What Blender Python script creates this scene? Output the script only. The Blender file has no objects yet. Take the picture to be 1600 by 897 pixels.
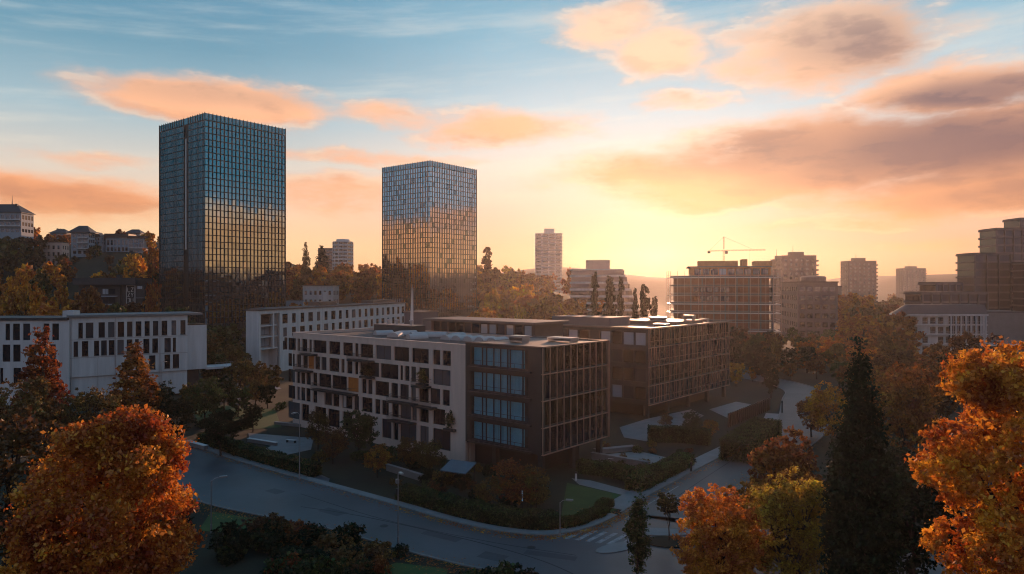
import bpy, math, random
import numpy as np
from mathutils import Vector, Matrix
random.seed(7)
RNG = np.random.default_rng(11)
SC = bpy.context.scene
COL = SC.collection
R = math.radians
F, H, CX, CY = 1107.0, 25.0, 800.0, 448.5     # focal length (photo px), eye height, image centre

def at(px, py, Y):                              # a photo point at a known distance
    return ((px-CX)/F*Y, Y, H-(py-CY)/F*Y)
def gp(px, py, z=0.0):                          # a photo point on the flat ground
    Y = (H-z)*F/(py-CY)
    return ((px-CX)/F*Y, Y)
def pxy(X, Y, z):                               # projection
    return CX+F*X/Y, CY-F*(z-H)/Y
def sst(a, b, x):
    t = min(1.0, max(0.0, (x-a)/(b-a))); return t*t*(3-2*t)

def terr(X, Y):
    fade = 1-sst(620, 900, Y)
    c = 24*sst(300, 560, Y)*(1-sst(10, 120, X))
    l = 36*sst(110, 260, -X)*sst(180, 560, Y)
    f = sst(850, 1450, Y)*(46+13*math.sin(X*0.0061+1.0)+6*math.sin(X*0.017))
    return (c+l)*fade+f

# ------------------------------------------------------------------ materials
def new_mat(name):
    m = bpy.data.materials.new(name); m.use_nodes = True
    nt = m.node_tree; nt.nodes.clear()
    out = nt.nodes.new('ShaderNodeOutputMaterial')
    return m, nt, out
def surf(name, col, rough=0.7, var=0.25, scale=0.6, metal=0.0, spec=0.4, bump=0.0, col2=None, fine=None, detail=6, streak=False):
    m, nt, out = new_mat(name)
    b = nt.nodes.new('ShaderNodeBsdfPrincipled')
    b.inputs['Roughness'].default_value = rough
    b.inputs['Metallic'].default_value = metal
    b.inputs['Specular IOR Level'].default_value = spec
    tc = nt.nodes.new('ShaderNodeTexCoord')
    nz = nt.nodes.new('ShaderNodeTexNoise')
    nz.inputs['Scale'].default_value = scale; nz.inputs['Detail'].default_value = detail; nz.inputs['Roughness'].default_value = 0.65
    if streak:
        mp = nt.nodes.new('ShaderNodeMapping'); mp.inputs['Scale'].default_value = (1, 1, 0.10)
        nt.links.new(tc.outputs['Object'], mp.inputs['Vector']); nt.links.new(mp.outputs[0], nz.inputs['Vector'])
    else: nt.links.new(tc.outputs['Object'], nz.inputs['Vector'])
    rp = nt.nodes.new('ShaderNodeValToRGB')
    c2 = col2 or tuple(min(1, c*(1+var)) for c in col)
    c1 = tuple(c*(1-var) for c in col)
    rp.color_ramp.elements[0].position = 0.3; rp.color_ramp.elements[1].position = 0.7
    rp.color_ramp.elements[0].color = (*c1, 1); rp.color_ramp.elements[1].color = (*c2, 1)
    nt.links.new(nz.outputs['Fac'], rp.inputs['Fac'])
    nt.links.new(rp.outputs['Color'], b.inputs['Base Color'])
    if bump:
        n2 = nt.nodes.new('ShaderNodeTexNoise'); n2.inputs['Scale'].default_value = fine or scale*12
        n2.inputs['Detail'].default_value = 4
        nt.links.new(tc.outputs['Object'], n2.inputs['Vector'])
        bp = nt.nodes.new('ShaderNodeBump'); bp.inputs['Strength'].default_value = bump; bp.inputs['Distance'].default_value = 0.05
        nt.links.new(n2.outputs['Fac'], bp.inputs['Height']); nt.links.new(bp.outputs['Normal'], b.inputs['Normal'])
    nt.links.new(b.outputs['BSDF'], out.inputs['Surface'])
    return m
def leaf_mat(name, c_lo, c_hi, trans=0.45, gloss=0.03):
    m, nt, out = new_mat(name)
    g = nt.nodes.new('ShaderNodeNewGeometry')
    oi = nt.nodes.new('ShaderNodeObjectInfo')
    rp = nt.nodes.new('ShaderNodeValToRGB')
    rp.color_ramp.elements[0].color = (*c_lo, 1); rp.color_ramp.elements[1].color = (*c_hi, 1); rp.color_ramp.elements[1].position = 0.82
    e3 = rp.color_ramp.elements.new(1.0); e3.color = (min(1, c_hi[0]*1.15), min(1, c_hi[1]*1.6), c_hi[2]*1.6, 1)
    nt.links.new(g.outputs['Random Per Island'], rp.inputs['Fac'])
    hs = nt.nodes.new('ShaderNodeHueSaturation')
    mr = nt.nodes.new('ShaderNodeMapRange'); mr.inputs['To Min'].default_value = 0.75; mr.inputs['To Max'].default_value = 1.2
    mh = nt.nodes.new('ShaderNodeMapRange'); mh.inputs['To Min'].default_value = 0.485; mh.inputs['To Max'].default_value = 0.515
    nt.links.new(oi.outputs['Random'], mr.inputs['Value']); nt.links.new(oi.outputs['Random'], mh.inputs['Value'])
    nt.links.new(mr.outputs['Result'], hs.inputs['Value']); nt.links.new(mh.outputs['Result'], hs.inputs['Hue'])
    tc = nt.nodes.new('ShaderNodeTexCoord'); nz = nt.nodes.new('ShaderNodeTexNoise'); nz.inputs['Scale'].default_value = 0.45; nz.inputs['Detail'].default_value = 3
    nt.links.new(tc.outputs['Object'], nz.inputs['Vector'])
    h2 = nt.nodes.new('ShaderNodeHueSaturation'); a1 = nt.nodes.new('ShaderNodeMapRange'); a2 = nt.nodes.new('ShaderNodeMapRange')
    for a_, lo, hi in ((a1, 0.475, 0.530), (a2, 0.62, 1.38)):
        a_.inputs['From Min'].default_value = 0.3; a_.inputs['From Max'].default_value = 0.7; a_.inputs['To Min'].default_value = lo; a_.inputs['To Max'].default_value = hi
        nt.links.new(nz.outputs['Fac'], a_.inputs['Value'])
    nt.links.new(a1.outputs['Result'], h2.inputs['Hue']); nt.links.new(a2.outputs['Result'], h2.inputs['Value'])
    nt.links.new(rp.outputs['Color'], h2.inputs['Color']); nt.links.new(h2.outputs['Color'], hs.inputs['Color'])
    d = nt.nodes.new('ShaderNodeBsdfDiffuse'); t = nt.nodes.new('ShaderNodeBsdfTranslucent')
    mx = nt.nodes.new('ShaderNodeMixShader'); mx.inputs[0].default_value = trans
    for n in (d, t): nt.links.new(hs.outputs['Color'], n.inputs['Color'])
    nt.links.new(d.outputs[0], mx.inputs[1]); nt.links.new(t.outputs[0], mx.inputs[2])
    gl = nt.nodes.new('ShaderNodeBsdfGlossy'); gl.inputs['Roughness'].default_value = 0.45
    m2 = nt.nodes.new('ShaderNodeMixShader'); m2.inputs[0].default_value = gloss
    nt.links.new(mx.outputs[0], m2.inputs[1]); nt.links.new(gl.outputs[0], m2.inputs[2])
    nt.links.new(m2.outputs[0], out.inputs['Surface'])
    return m
def glass_mat(name, body, tint=(1, 1, 1), base=0.12, edge=0.75, rough=0.02, wave=0.0):
    """window glass over a dark room: mirror share grows towards grazing"""
    m, nt, out = new_mat(name)
    d = nt.nodes.new('ShaderNodeBsdfDiffuse'); d.inputs['Color'].default_value = (*body, 1)
    g = nt.nodes.new('ShaderNodeBsdfGlossy'); g.inputs['Color'].default_value = (*tint, 1); g.inputs['Roughness'].default_value = rough
    lw = nt.nodes.new('ShaderNodeLayerWeight'); lw.inputs['Blend'].default_value = 0.35
    mr = nt.nodes.new('ShaderNodeMapRange'); mr.inputs['To Min'].default_value = base; mr.inputs['To Max'].default_value = edge
    nt.links.new(lw.outputs['Fresnel'], mr.inputs['Value'])
    mx = nt.nodes.new('ShaderNodeMixShader')
    nt.links.new(mr.outputs['Result'], mx.inputs[0]); nt.links.new(d.outputs[0], mx.inputs[1]); nt.links.new(g.outputs[0], mx.inputs[2])
    if wave:
        tc = nt.nodes.new('ShaderNodeTexCoord'); nz = nt.nodes.new('ShaderNodeTexNoise'); nz.inputs['Scale'].default_value = 0.35
        nt.links.new(tc.outputs['Object'], nz.inputs['Vector'])
        bp = nt.nodes.new('ShaderNodeBump'); bp.inputs['Strength'].default_value = wave; bp.inputs['Distance'].default_value = 0.05
        nt.links.new(nz.outputs['Fac'], bp.inputs['Height']); nt.links.new(bp.outputs['Normal'], g.inputs['Normal'])
    nt.links.new(mx.outputs[0], out.inputs['Surface'])
    return m
def clear_glass(name):
    m, nt, out = new_mat(name)
    t = nt.nodes.new('ShaderNodeBsdfTransparent'); t.inputs['Color'].default_value = (0.78, 0.92, 0.97, 1)
    g = nt.nodes.new('ShaderNodeBsdfGlossy'); g.inputs['Roughness'].default_value = 0.02
    lw = nt.nodes.new('ShaderNodeLayerWeight'); lw.inputs['Blend'].default_value = 0.3
    mr = nt.nodes.new('ShaderNodeMapRange'); mr.inputs['To Min'].default_value = 0.05; mr.inputs['To Max'].default_value = 0.5
    nt.links.new(lw.outputs['Fresnel'], mr.inputs['Value'])
    mx = nt.nodes.new('ShaderNodeMixShader'); nt.links.new(mr.outputs['Result'], mx.inputs[0])
    nt.links.new(t.outputs[0], mx.inputs[1]); nt.links.new(g.outputs[0], mx.inputs[2]); nt.links.new(mx.outputs[0], out.inputs['Surface'])
    return m
def emit_mat(name, col, s):
    m, nt, out = new_mat(name)
    e = nt.nodes.new('ShaderNodeEmission'); e.inputs['Color'].default_value = (*col, 1); e.inputs['Strength'].default_value = s
    nt.links.new(e.outputs[0], out.inputs['Surface']); return m

M = {}
M['asphalt'] = surf('asphalt', (0.055, 0.060, 0.070), 0.42, 0.35, 0.10, spec=0.5, bump=0.25, fine=9)
M['asphalt2'] = surf('asphalt_street', (0.075, 0.072, 0.072), 0.55, 0.25, 0.15, spec=0.5, bump=0.25, fine=9)
M['paving'] = surf('pale_paving', (0.19, 0.185, 0.185), 0.6, 0.18, 0.5, bump=0.15)
M['kerb'] = surf('kerb_stone', (0.18, 0.175, 0.17), 0.65, 0.2, 0.8, bump=0.1)
M['mark'] = surf('worn_paint', (0.24, 0.24, 0.25), 0.6, 0.5, 1.4)
M['patch'] = surf('patched_asphalt', (0.042, 0.046, 0.053), 0.5, 0.25, 0.8)
M['seam'] = surf('tar_seam', (0.02, 0.02, 0.022), 0.6, 0.2, 1.0)
M['soil'] = surf('soil_and_grass', (0.012, 0.014, 0.008), 0.95, 0.5, 0.07, bump=0.6, fine=2.0, col2=(0.024, 0.028, 0.011))
M['lawn'] = surf('lawn_grass', (0.038, 0.072, 0.014), 0.9, 0.3, 0.35, bump=0.6, fine=14)
M['cream'] = surf('cream_render', (0.56, 0.42, 0.355), 0.75, 0.13, 0.9, bump=0.05, streak=True)
M['white'] = surf('white_render', (0.47, 0.475, 0.48), 0.7, 0.16, 0.8, bump=0.04, streak=True)
M['pinkwall'] = surf('pink_render', (0.52, 0.36, 0.30), 0.75, 0.1, 0.3)
M['paleblue'] = surf('pale_blue_render', (0.24, 0.29, 0.34), 0.75, 0.1, 0.3)
M['grey'] = surf('grey_concrete', (0.16, 0.155, 0.155), 0.8, 0.15, 0.4, bump=0.08)
M['mauve'] = surf('mauve_cladding', (0.13, 0.105, 0.108), 0.7, 0.12, 0.2)
M['brown'] = surf('brown_cladding', (0.11, 0.075, 0.06), 0.6, 0.15, 0.4)
M['steel'] = surf('dark_grey_panel', (0.070, 0.070, 0.076), 0.6, 0.15, 0.3)
M['darkclad'] = surf('dark_bronze_cladding', (0.026, 0.025, 0.027), 0.5, 0.25, 0.5)
M['roofdark'] = surf('dark_roofing', (0.06, 0.052, 0.05), 0.75, 0.25, 0.25, bump=0.15)
M['roofbrown'] = surf('brown_roofing', (0.16, 0.11, 0.09), 0.6, 0.2, 0.2, bump=0.1)
M['slate'] = surf('slate_roof', (0.028, 0.030, 0.036), 0.6, 0.25, 0.6, bump=0.1)
M['fin'] = surf('bronze_fin', (0.42, 0.30, 0.25), 0.35, 0.15, 0.5, metal=0.6)
M['metal'] = surf('grey_metal', (0.35, 0.35, 0.37), 0.35, 0.1, 1.0, metal=0.8)
M['blackmetal'] = surf('black_metal', (0.02, 0.02, 0.022), 0.45, 0.2, 1.0, metal=0.4)
M['whitemetal'] = surf('white_metal', (0.58, 0.57, 0.56), 0.4, 0.06, 1.0)
M['orange_panel'] = surf('orange_panel', (0.42, 0.13, 0.02), 0.6, 0.12, 1.5)
M['rust'] = surf('rust_brown_blockwork', (0.24, 0.12, 0.075), 0.8, 0.2, 0.5)
M['dome'] = surf('milky_rooflight', (0.34, 0.33, 0.33), 0.45, 0.1, 1.0)
M['timber'] = surf('formwork_timber', (0.45, 0.20, 0.08), 0.7, 0.2, 0.8)
M['curtain'] = surf('pale_blue_curtain', (0.34, 0.64, 0.72), 0.9, 0.10, 0.8)
M['curtain2'] = surf('grey_curtain', (0.40, 0.38, 0.38), 0.9, 0.10, 0.8)
M['bark'] = surf('bark', (0.035, 0.024, 0.018), 0.9, 0.35, 3.0, bump=0.4)
M['cloth'] = surf('blue_grey_canvas', (0.10, 0.14, 0.17), 0.85, 0.1, 0.6)
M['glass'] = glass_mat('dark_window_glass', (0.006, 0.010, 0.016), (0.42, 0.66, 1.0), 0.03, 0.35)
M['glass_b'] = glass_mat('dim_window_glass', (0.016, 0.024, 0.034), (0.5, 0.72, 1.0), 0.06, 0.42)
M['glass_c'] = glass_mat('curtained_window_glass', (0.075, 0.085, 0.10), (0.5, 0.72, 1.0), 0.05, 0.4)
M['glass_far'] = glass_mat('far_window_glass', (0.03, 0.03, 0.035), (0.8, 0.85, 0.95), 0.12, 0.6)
M['glass_brown'] = glass_mat('bronze_glass', (0.012, 0.008, 0.007), (0.75, 0.62, 0.58), 0.06, 0.5)
M['tower'] = glass_mat('tower_mirror_glass', (0.004, 0.012, 0.018), (0.64, 0.83, 0.95), 0.52, 0.97, 0.01, wave=0.02)
M['tower_b'] = glass_mat('tower_mirror_glass_dim', (0.005, 0.012, 0.018), (0.60, 0.80, 0.92), 0.42, 0.9, 0.02, wave=0.03)
M['tower_c'] = glass_mat('tower_mirror_glass_blind', (0.06, 0.07, 0.08), (0.8, 0.92, 1.0), 0.48, 0.9, 0.03, wave=0.02)
M['tower_bronze'] = glass_mat('tower_bronze_mirror_glass', (0.010, 0.008, 0.010), (0.82, 0.90, 1.0), 0.68, 0.97, 0.02, wave=0.02)
M['clear'] = clear_glass('clear_glass')
M['pale_pane'] = glass_mat('pane_with_white_blind', (0.34, 0.40, 0.46), (0.8, 0.9, 1.0), 0.2, 0.7, 0.05)
M['lit'] = emit_mat('lit_window', (1.0, 0.62, 0.12), 1.3)
M['bulb'] = emit_mat('lit_lamp', (1.0, 0.85, 0.6), 3.0)

L = {}
L['bright'] = leaf_mat('leaf_bright_orange', (0.44, 0.130, 0.012), (0.90, 0.36, 0.045), 0.5)
L['orange'] = leaf_mat('leaf_orange', (0.22, 0.062, 0.008), (0.58, 0.20, 0.026), 0.45)
L['russet'] = leaf_mat('leaf_russet', (0.10, 0.034, 0.010), (0.34, 0.115, 0.026), 0.4)
L['red'] = leaf_mat('leaf_red', (0.15, 0.040, 0.008), (0.42, 0.125, 0.020), 0.45)
L['yellow'] = leaf_mat('leaf_yellow', (0.22, 0.11, 0.014), (0.60, 0.30, 0.04), 0.45)
L['olive'] = leaf_mat('leaf_olive', (0.045, 0.040, 0.010), (0.15, 0.10, 0.022), 0.4)
L['green'] = leaf_mat('leaf_green', (0.016, 0.028, 0.009), (0.055, 0.075, 0.018), 0.35)
L['dark'] = leaf_mat('leaf_dark_green', (0.005, 0.012, 0.007), (0.018, 0.030, 0.013), 0.2, 0.015)
L['brown'] = leaf_mat('leaf_brown', (0.055, 0.030, 0.012), (0.17, 0.080, 0.024), 0.35)
L['hedge'] = leaf_mat('leaf_hedge', (0.015, 0.030, 0.008), (0.055, 0.085, 0.018), 0.3)

# ------------------------------------------------------------------ mesh builder
class MB:
    def __init__(s): s.v = []; s.f = []; s.mi = []; s.T = None
    def frame(s, ox=0, oy=0, oz=0, ang=0): s.T = (ox, oy, oz, math.cos(ang), math.sin(ang)); return s
    def add(s, pts, faces, mi=0):
        b = len(s.v)
        if s.T:
            ox, oy, oz, c, n = s.T
            pts = [(ox+x*c-y*n, oy+x*n+y*c, oz+z) for x, y, z in pts]
        s.v += pts; s.f += [tuple(b+i for i in f) for f in faces]; s.mi += [mi]*len(faces)
    def box(s, x0, y0, z0, x1, y1, z1, mi=0):
        s.add([(x0, y0, z0), (x1, y0, z0), (x1, y1, z0), (x0, y1, z0), (x0, y0, z1), (x1, y0, z1), (x1, y1, z1), (x0, y1, z1)],
              [(0, 3, 2, 1), (4, 5, 6, 7), (0, 1, 5, 4), (1, 2, 6, 5), (2, 3, 7, 6), (3, 0, 4, 7)], mi)
    def prism(s, poly, z0, z1, mi=0):
        n = len(poly)
        s.add([(x, y, z0) for x, y in poly]+[(x, y, z1) for x, y in poly],
              [tuple(range(n-1, -1, -1)), tuple(range(n, 2*n))]+[(i, (i+1) % n, n+(i+1) % n, n+i) for i in range(n)], mi)
    def bar(s, p, q, r0, r1=None, n=6, mi=0):
        r1 = r0 if r1 is None else r1
        p, q = Vector(p), Vector(q); d = (q-p).normalized()
        a = d.orthogonal().normalized(); b = d.cross(a)
        pts = [tuple(p+(a*math.cos(2*math.pi*i/n)+b*math.sin(2*math.pi*i/n))*r0) for i in range(n)]
        pts += [tuple(q+(a*math.cos(2*math.pi*i/n)+b*math.sin(2*math.pi*i/n))*r1) for i in range(n)]
        s.add(pts, [tuple(range(n-1, -1, -1)), tuple(range(n, 2*n))]+[(i, (i+1) % n, n+(i+1) % n, n+i) for i in range(n)], mi)
    def tube(s, P, rad, n=7, mi=0):
        P = [Vector(p) for p in P]; pts = []; m = len(P)
        for k in range(m):
            d = (P[min(k+1, m-1)]-P[max(k-1, 0)]).normalized()
            a = d.cross(Vector((0.31, 0.95, 0.05))).normalized(); b = d.cross(a)
            pts += [tuple(P[k]+(a*math.cos(2*math.pi*i/n)+b*math.sin(2*math.pi*i/n))*rad[k]) for i in range(n)]
        fc = [tuple(range(n-1, -1, -1)), tuple(range((m-1)*n, m*n))]
        for k in range(m-1): fc += [(k*n+i, k*n+(i+1) % n, (k+1)*n+(i+1) % n, (k+1)*n+i) for i in range(n)]
        s.add(pts, fc, mi)
    def lathe(s, prof, n=24, cx=0, cy=0, mi=0):
        pts = [(cx+r*math.cos(2*math.pi*i/n), cy+r*math.sin(2*math.pi*i/n), z) for r, z in prof for i in range(n)]
        m = len(prof)
        fc = [tuple(range(n-1, -1, -1)), tuple(range((m-1)*n, m*n))]
        for k in range(m-1): fc += [(k*n+i, k*n+(i+1) % n, (k+1)*n+(i+1) % n, (k+1)*n+i) for i in range(n)]
        s.add(pts, fc, mi)
    def skin(s, length, z0, z1, openings, thick, x0=0.0, mi=0):
        """a wall slab (front at y=0, inward y=thick) with real openings (xa, xb, za, zb)"""
        xs = sorted({x0, length}|{round(o[i], 4) for o in openings for i in (0, 1)})
        zs = sorted({z0, z1}|{round(o[i], 4) for o in openings for i in (2, 3)})
        xs = [x for x in xs if x0 <= x <= length]; zs = [z for z in zs if z0 <= z <= z1]
        for za, zb in zip(zs, zs[1:]):
            zm = (za+zb)/2; run = None
            ops = [o for o in openings if o[2] < zm < o[3]]
            for xa, xb in zip(xs, xs[1:]):
                xm = (xa+xb)/2
                if any(o[0] < xm < o[1] for o in ops):
                    if run is not None: s.box(run, 0, za, xa, thick, zb, mi); run = None
                elif run is None: run = xa
            if run is not None: s.box(run, 0, za, xs[-1], thick, zb, mi)
    def mesh(s, name, mats):
        me = bpy.data.meshes.new(name); me.from_pydata(s.v, [], s.f)
        for m in (mats if isinstance(mats, (list, tuple)) else [mats]): me.materials.append(m)
        if any(s.mi): me.polygons.foreach_set('material_index', s.mi)
        me.update(); return me
    def build(s, name, mats, parent=None, loc=None, rz=0, smooth=False):
        me = s.mesh(name, mats)
        if smooth: me.polygons.foreach_set('use_smooth', [True]*len(me.polygons))
        return link(name, me, parent, loc, rz)
def link(name, me, parent=None, loc=None, rz=0):
    o = bpy.data.objects.new(name, me); COL.objects.link(o)
    if parent is not None: o.parent = parent
    if loc is not None: o.location = loc
    if rz: o.rotation_euler.z = rz
    return o
def tag(o, label=None, cat=None, group=None, kind=None):
    if label: o['label'] = label
    if cat: o['category'] = cat
    if group: o['group'] = group
    if kind: o['kind'] = kind
    return o
def thing(name, label, cat, loc=(0, 0, 0), az=90.0, group=None):
    """an Empty whose local x axis points along compass azimuth az (0 = +Y, 90 = +X)"""
    o = bpy.data.objects.new(name, None); COL.objects.link(o); o.empty_display_size = 0.5
    o.location = loc; o.rotation_euler.z = R(90-az)
    return tag(o, label, cat, group)
def struct(name, mb, mat): return tag(mb.build(name, mat), kind='structure')

WIN = {}
def win_mesh(w, h, frame, glass, bars=0, cross=0, fm='blackmetal', fw=0.07):
    key = (round(w, 2), round(h, 2), glass, bars, cross, fm, fw)
    if key not in WIN:
        b = MB()
        b.box(0, 0, 0, w, 0.10, fw); b.box(0, 0, h-fw, w, 0.10, h)
        b.box(0, 0, fw, fw, 0.10, h-fw); b.box(w-fw, 0, fw, w, 0.10, h-fw)
        for i in range(bars):
            x = w*(i+1)/(bars+1); b.box(x-fw/2, 0.005, fw, x+fw/2, 0.095, h-fw)
        for i in range(cross):
            z = h*(i+1)/(cross+1); b.box(fw, 0.012, z-fw/2, w-fw, 0.088, z+fw/2)
        b.box(fw, 0.05, fw, w-fw, 0.07, h-fw, 1)
        WIN[key] = b.mesh('window', [M[fm], M[glass]])
    return WIN[key]
def facade_pt(f, x, y, z):
    ox, oy, oz, a = f; c, n = math.cos(a), math.sin(a)
    return (ox+x*c-y*n, oy+x*n+y*c, oz+z)
def windows(root, f, openings, depth, glass='glass', bars=0, cross=0, fm='blackmetal', fw=0.07, pick=None, name='window'):
    out = []
    for i, o in enumerate(openings):
        g = pick(i, o) if pick else glass
        if g is None: continue
        me = win_mesh(o[1]-o[0], o[3]-o[2], fm, g, bars if o[1]-o[0] > 1.2 else 0, cross, fm, fw)
        out.append(link(name, me, root, facade_pt(f, o[0], depth, o[2]), f[3]))
    return out
def grid(x0, x1, n, w, rows, jitter=0.0):
    p = (x1-x0)/n; ops = []
    for za, zb in rows:
        for i in range(n):
            c = x0+p*(i+.5)+random.uniform(-jitter, jitter); ops.append((c-w/2, c+w/2, za, zb))
    return ops
FRONT = lambda x=0, y=0: (x, y, 0, 0.0)
def RIGHT(x, y=0): return (x, y, 0, math.pi/2)          # wall on the right side, seen from the right
def LEFT(x, y1): return (x, y1, 0, -math.pi/2)           # wall on the left side, starting at the back
def house(root, w, d, z0, z1, rows, nf, ns, wall, wname='wall', ww=1.2, glass='glass_far', faces='frl', thick=0.25, rowfrac=None, bars=0, fm='blackmetal'):
    """plain block with recessed windows on the seen sides; local x = front, y inward"""
    b = MB(); t = thick
    b.box(t, t, z0, w-t, d-t, z1-0.02)
    allw = []
    for ch in faces:
        ln = w if ch == 'f' else d
        f = FRONT() if ch == 'f' else (RIGHT(w) if ch == 'r' else LEFT(0, d))
        n = nf if ch == 'f' else ns
        ops = grid(0.5, ln-0.5, n, ww, rows) if n else []
        b.frame(*f); b.skin(ln if ch == 'f' else ln-t, z0, z1, ops, t, 0 if ch == 'f' else t); b.T = None
        allw.append((f, ops))
    if 'r' not in faces: b.box(w-t, t, z0, w, d, z1)
    if 'l' not in faces: b.box(0, t, z0, t, d, z1)
    b.box(t, d-t, z0, w-t, d, z1)
    o = b.build(wname, M[wall], root)
    for f, ops in allw: windows(root, f, ops, t-0.14, glass, bars, 0, fm)
    return o
# ------------------------------------------------------------------ camera, light, sky, air
cam = bpy.data.cameras.new('camera'); camo = bpy.data.objects.new('camera', cam); COL.objects.link(camo)
camo.location = (0, 0, H); camo.rotation_euler = (R(90), 0, 0)
cam.sensor_width = 36; cam.lens = 36*F/1600; cam.clip_start = 0.5; cam.clip_end = 9000
SC.camera = camo
SUN_AZ, SUN_EL = 12.0, 7.0
sd = Vector((math.sin(R(SUN_AZ))*math.cos(R(SUN_EL)), math.cos(R(SUN_AZ))*math.cos(R(SUN_EL)), math.sin(R(SUN_EL))))
sun = bpy.data.lights.new('sun', 'SUN'); sun.energy = 4.6; sun.angle = R(0.6); sun.color = (1.0, 0.52, 0.30)
suno = bpy.data.objects.new('sun', sun); COL.objects.link(suno)
suno.rotation_euler = (-sd).to_track_quat('-Z', 'Y').to_euler(); suno.location = sd*500
vs = SC.view_settings
SC.display_settings.display_device = 'sRGB'
vs.view_transform = 'Standard'; vs.look = 'None'; vs.gamma = 1.0; vs.use_curve_mapping = False; vs.exposure = 0.20

world = bpy.data.worlds.new('World'); SC.world = world; world.use_nodes = True
wt = world.node_tree; wt.nodes.clear()
class S:
    """a float socket with arithmetic"""
    def __init__(s, k): s.k = k
    def op(s, o, *a):
        n = wt.nodes.new('ShaderNodeMath'); n.operation = o
        for i, x in enumerate((s,)+a):
            if isinstance(x, S): wt.links.new(x.k, n.inputs[i])
            else: n.inputs[i].default_value = float(x)
        return S(n.outputs[0])
    def __add__(s, o): return s.op('ADD', o)
    def __sub__(s, o): return s.op('SUBTRACT', o)
    def __mul__(s, o): return s.op('MULTIPLY', o)
    def mx(s, o): return s.op('MAXIMUM', o)
def smooth(x, a, b, lo=0.0, hi=1.0):
    n = wt.nodes.new('ShaderNodeMapRange'); n.interpolation_type = 'SMOOTHSTEP'
    wt.links.new(x.k, n.inputs['Value'])
    for k, v in (('From Min', a), ('From Max', b), ('To Min', lo), ('To Max', hi)): n.inputs[k].default_value = v
    return S(n.outputs['Result'])
def ramp(x, stops):
    n = wt.nodes.new('ShaderNodeValToRGB'); e = n.color_ramp.elements
    while len(e) < len(stops): e.new(0.5)
    for q, (p, c) in zip(e, stops): q.position = p; q.color = (*c, 1)
    wt.links.new(x.k, n.inputs['Fac']); return n.outputs['Color']
def mix(f, a, b, mode='MIX'):
    n = wt.nodes.new('ShaderNodeMix'); n.data_type = 'RGBA'; n.blend_type = mode
    if isinstance(f, S): wt.links.new(f.k, n.inputs[0])
    else: n.inputs[0].default_value = f
    for v, i in ((a, 6), (b, 7)):
        if isinstance(v, tuple): n.inputs[i].default_value = (*v, 1)
        else: wt.links.new(v, n.inputs[i])
    return n.outputs[2]
def vec(x, y, z):
    n = wt.nodes.new('ShaderNodeCombineXYZ')
    for i, v in enumerate((x, y, z)):
        if isinstance(v, S): wt.links.new(v.k, n.inputs[i])
        else: n.inputs[i].default_value = v
    return n.outputs[0]
def noise(v, scale, detail=5, rough=0.55):
    n = wt.nodes.new('ShaderNodeTexNoise'); n.inputs['Scale'].default_value = scale
    n.inputs['Detail'].default_value = detail; n.inputs['Roughness'].default_value = rough
    wt.links.new(v, n.inputs['Vector']); return S(n.outputs['Fac'])
tc = wt.nodes.new('ShaderNodeTexCoord'); sp = wt.nodes.new('ShaderNodeSeparateXYZ')
wt.links.new(tc.outputs['Generated'], sp.inputs[0])
X_, Y_, Z_ = (S(sp.outputs[i]) for i in range(3))
DEG = 180/math.pi
AZ = X_.op('ARCTAN2', Y_)*DEG                       # compass angle, 0 straight ahead, + right
EL = Z_.op('MINIMUM', 0.9999).op('MAXIMUM', -0.9999).op('ARCSINE')*DEG
def sky(px, py):                                     # photo point -> (az, el)
    x, z = (px-CX)/F, (CY-py)/F
    return math.degrees(math.atan(x)), math.degrees(math.atan(z/math.hypot(1, x)))
# clear sky: ramps of elevation (0..40 deg), ahead / left / behind
EL40 = EL*(1/40.0)
ahead = ramp(EL40, [(0.0, (0.80, 0.28, 0.11)), (0.07, (0.82, 0.37, 0.20)), (0.15, (0.82, 0.50, 0.38)), (0.24, (0.79, 0.66, 0.57)),
                    (0.34, (0.50, 0.62, 0.68)), (0.48, (0.23, 0.45, 0.58)), (0.62, (0.14, 0.35, 0.49)), (1.0, (0.08, 0.21, 0.37))])
left = ramp(EL40, [(0.0, (0.92, 0.52, 0.22)), (0.08, (0.93, 0.60, 0.32)), (0.16, (0.86, 0.60, 0.42)), (0.22, (0.66, 0.60, 0.53)),
                   (0.31, (0.36, 0.49, 0.55)), (0.43, (0.15, 0.32, 0.43)), (0.58, (0.085, 0.255, 0.40)), (1.0, (0.05, 0.15, 0.28))])
absA = AZ.op('ABSOLUTE')
wob2 = noise(vec(AZ*0.12, EL*0.35, 9.1), 1.0, 6, 0.6)
ELR = EL40*smooth(AZ, 80, 98, 1.30, 1.0)+(wob2-0.5)*0.085
side_r = ramp(ELR, [(0.0, (0.04, 0.03, 0.03)), (0.025, (0.12, 0.07, 0.05)), (0.045, (1.0, 0.44, 0.16)), (0.10, (1.1, 0.58, 0.26)), (0.145, (0.92, 0.60, 0.40)), (0.165, (0.20, 0.31, 0.37)),
                   (0.21, (0.055, 0.25, 0.34)), (0.36, (0.035, 0.17, 0.245)), (0.6, (0.045, 0.16, 0.29)), (1.0, (0.05, 0.15, 0.29))])
side_l = ramp(EL40, [(0.0, (0.03, 0.032, 0.04)), (0.04, (0.07, 0.08, 0.10)), (0.12, (0.055, 0.12, 0.17)), (0.22, (0.035, 0.16, 0.23)), (0.36, (0.040, 0.20, 0.29)), (0.6, (0.045, 0.16, 0.29)), (1.0, (0.05, 0.15, 0.29))])
side_l = mix(smooth(AZ, -84, -94), side_l, ramp(ELR, [(0.0, (0.04, 0.04, 0.045)), (0.05, (0.16, 0.10, 0.08)), (0.09, (0.75, 0.42, 0.20)), (0.125, (0.60, 0.45, 0.36)), (0.15, (0.16, 0.30, 0.38)), (0.3, (0.14, 0.34, 0.46)), (1.0, (0.05, 0.15, 0.29))]))
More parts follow.
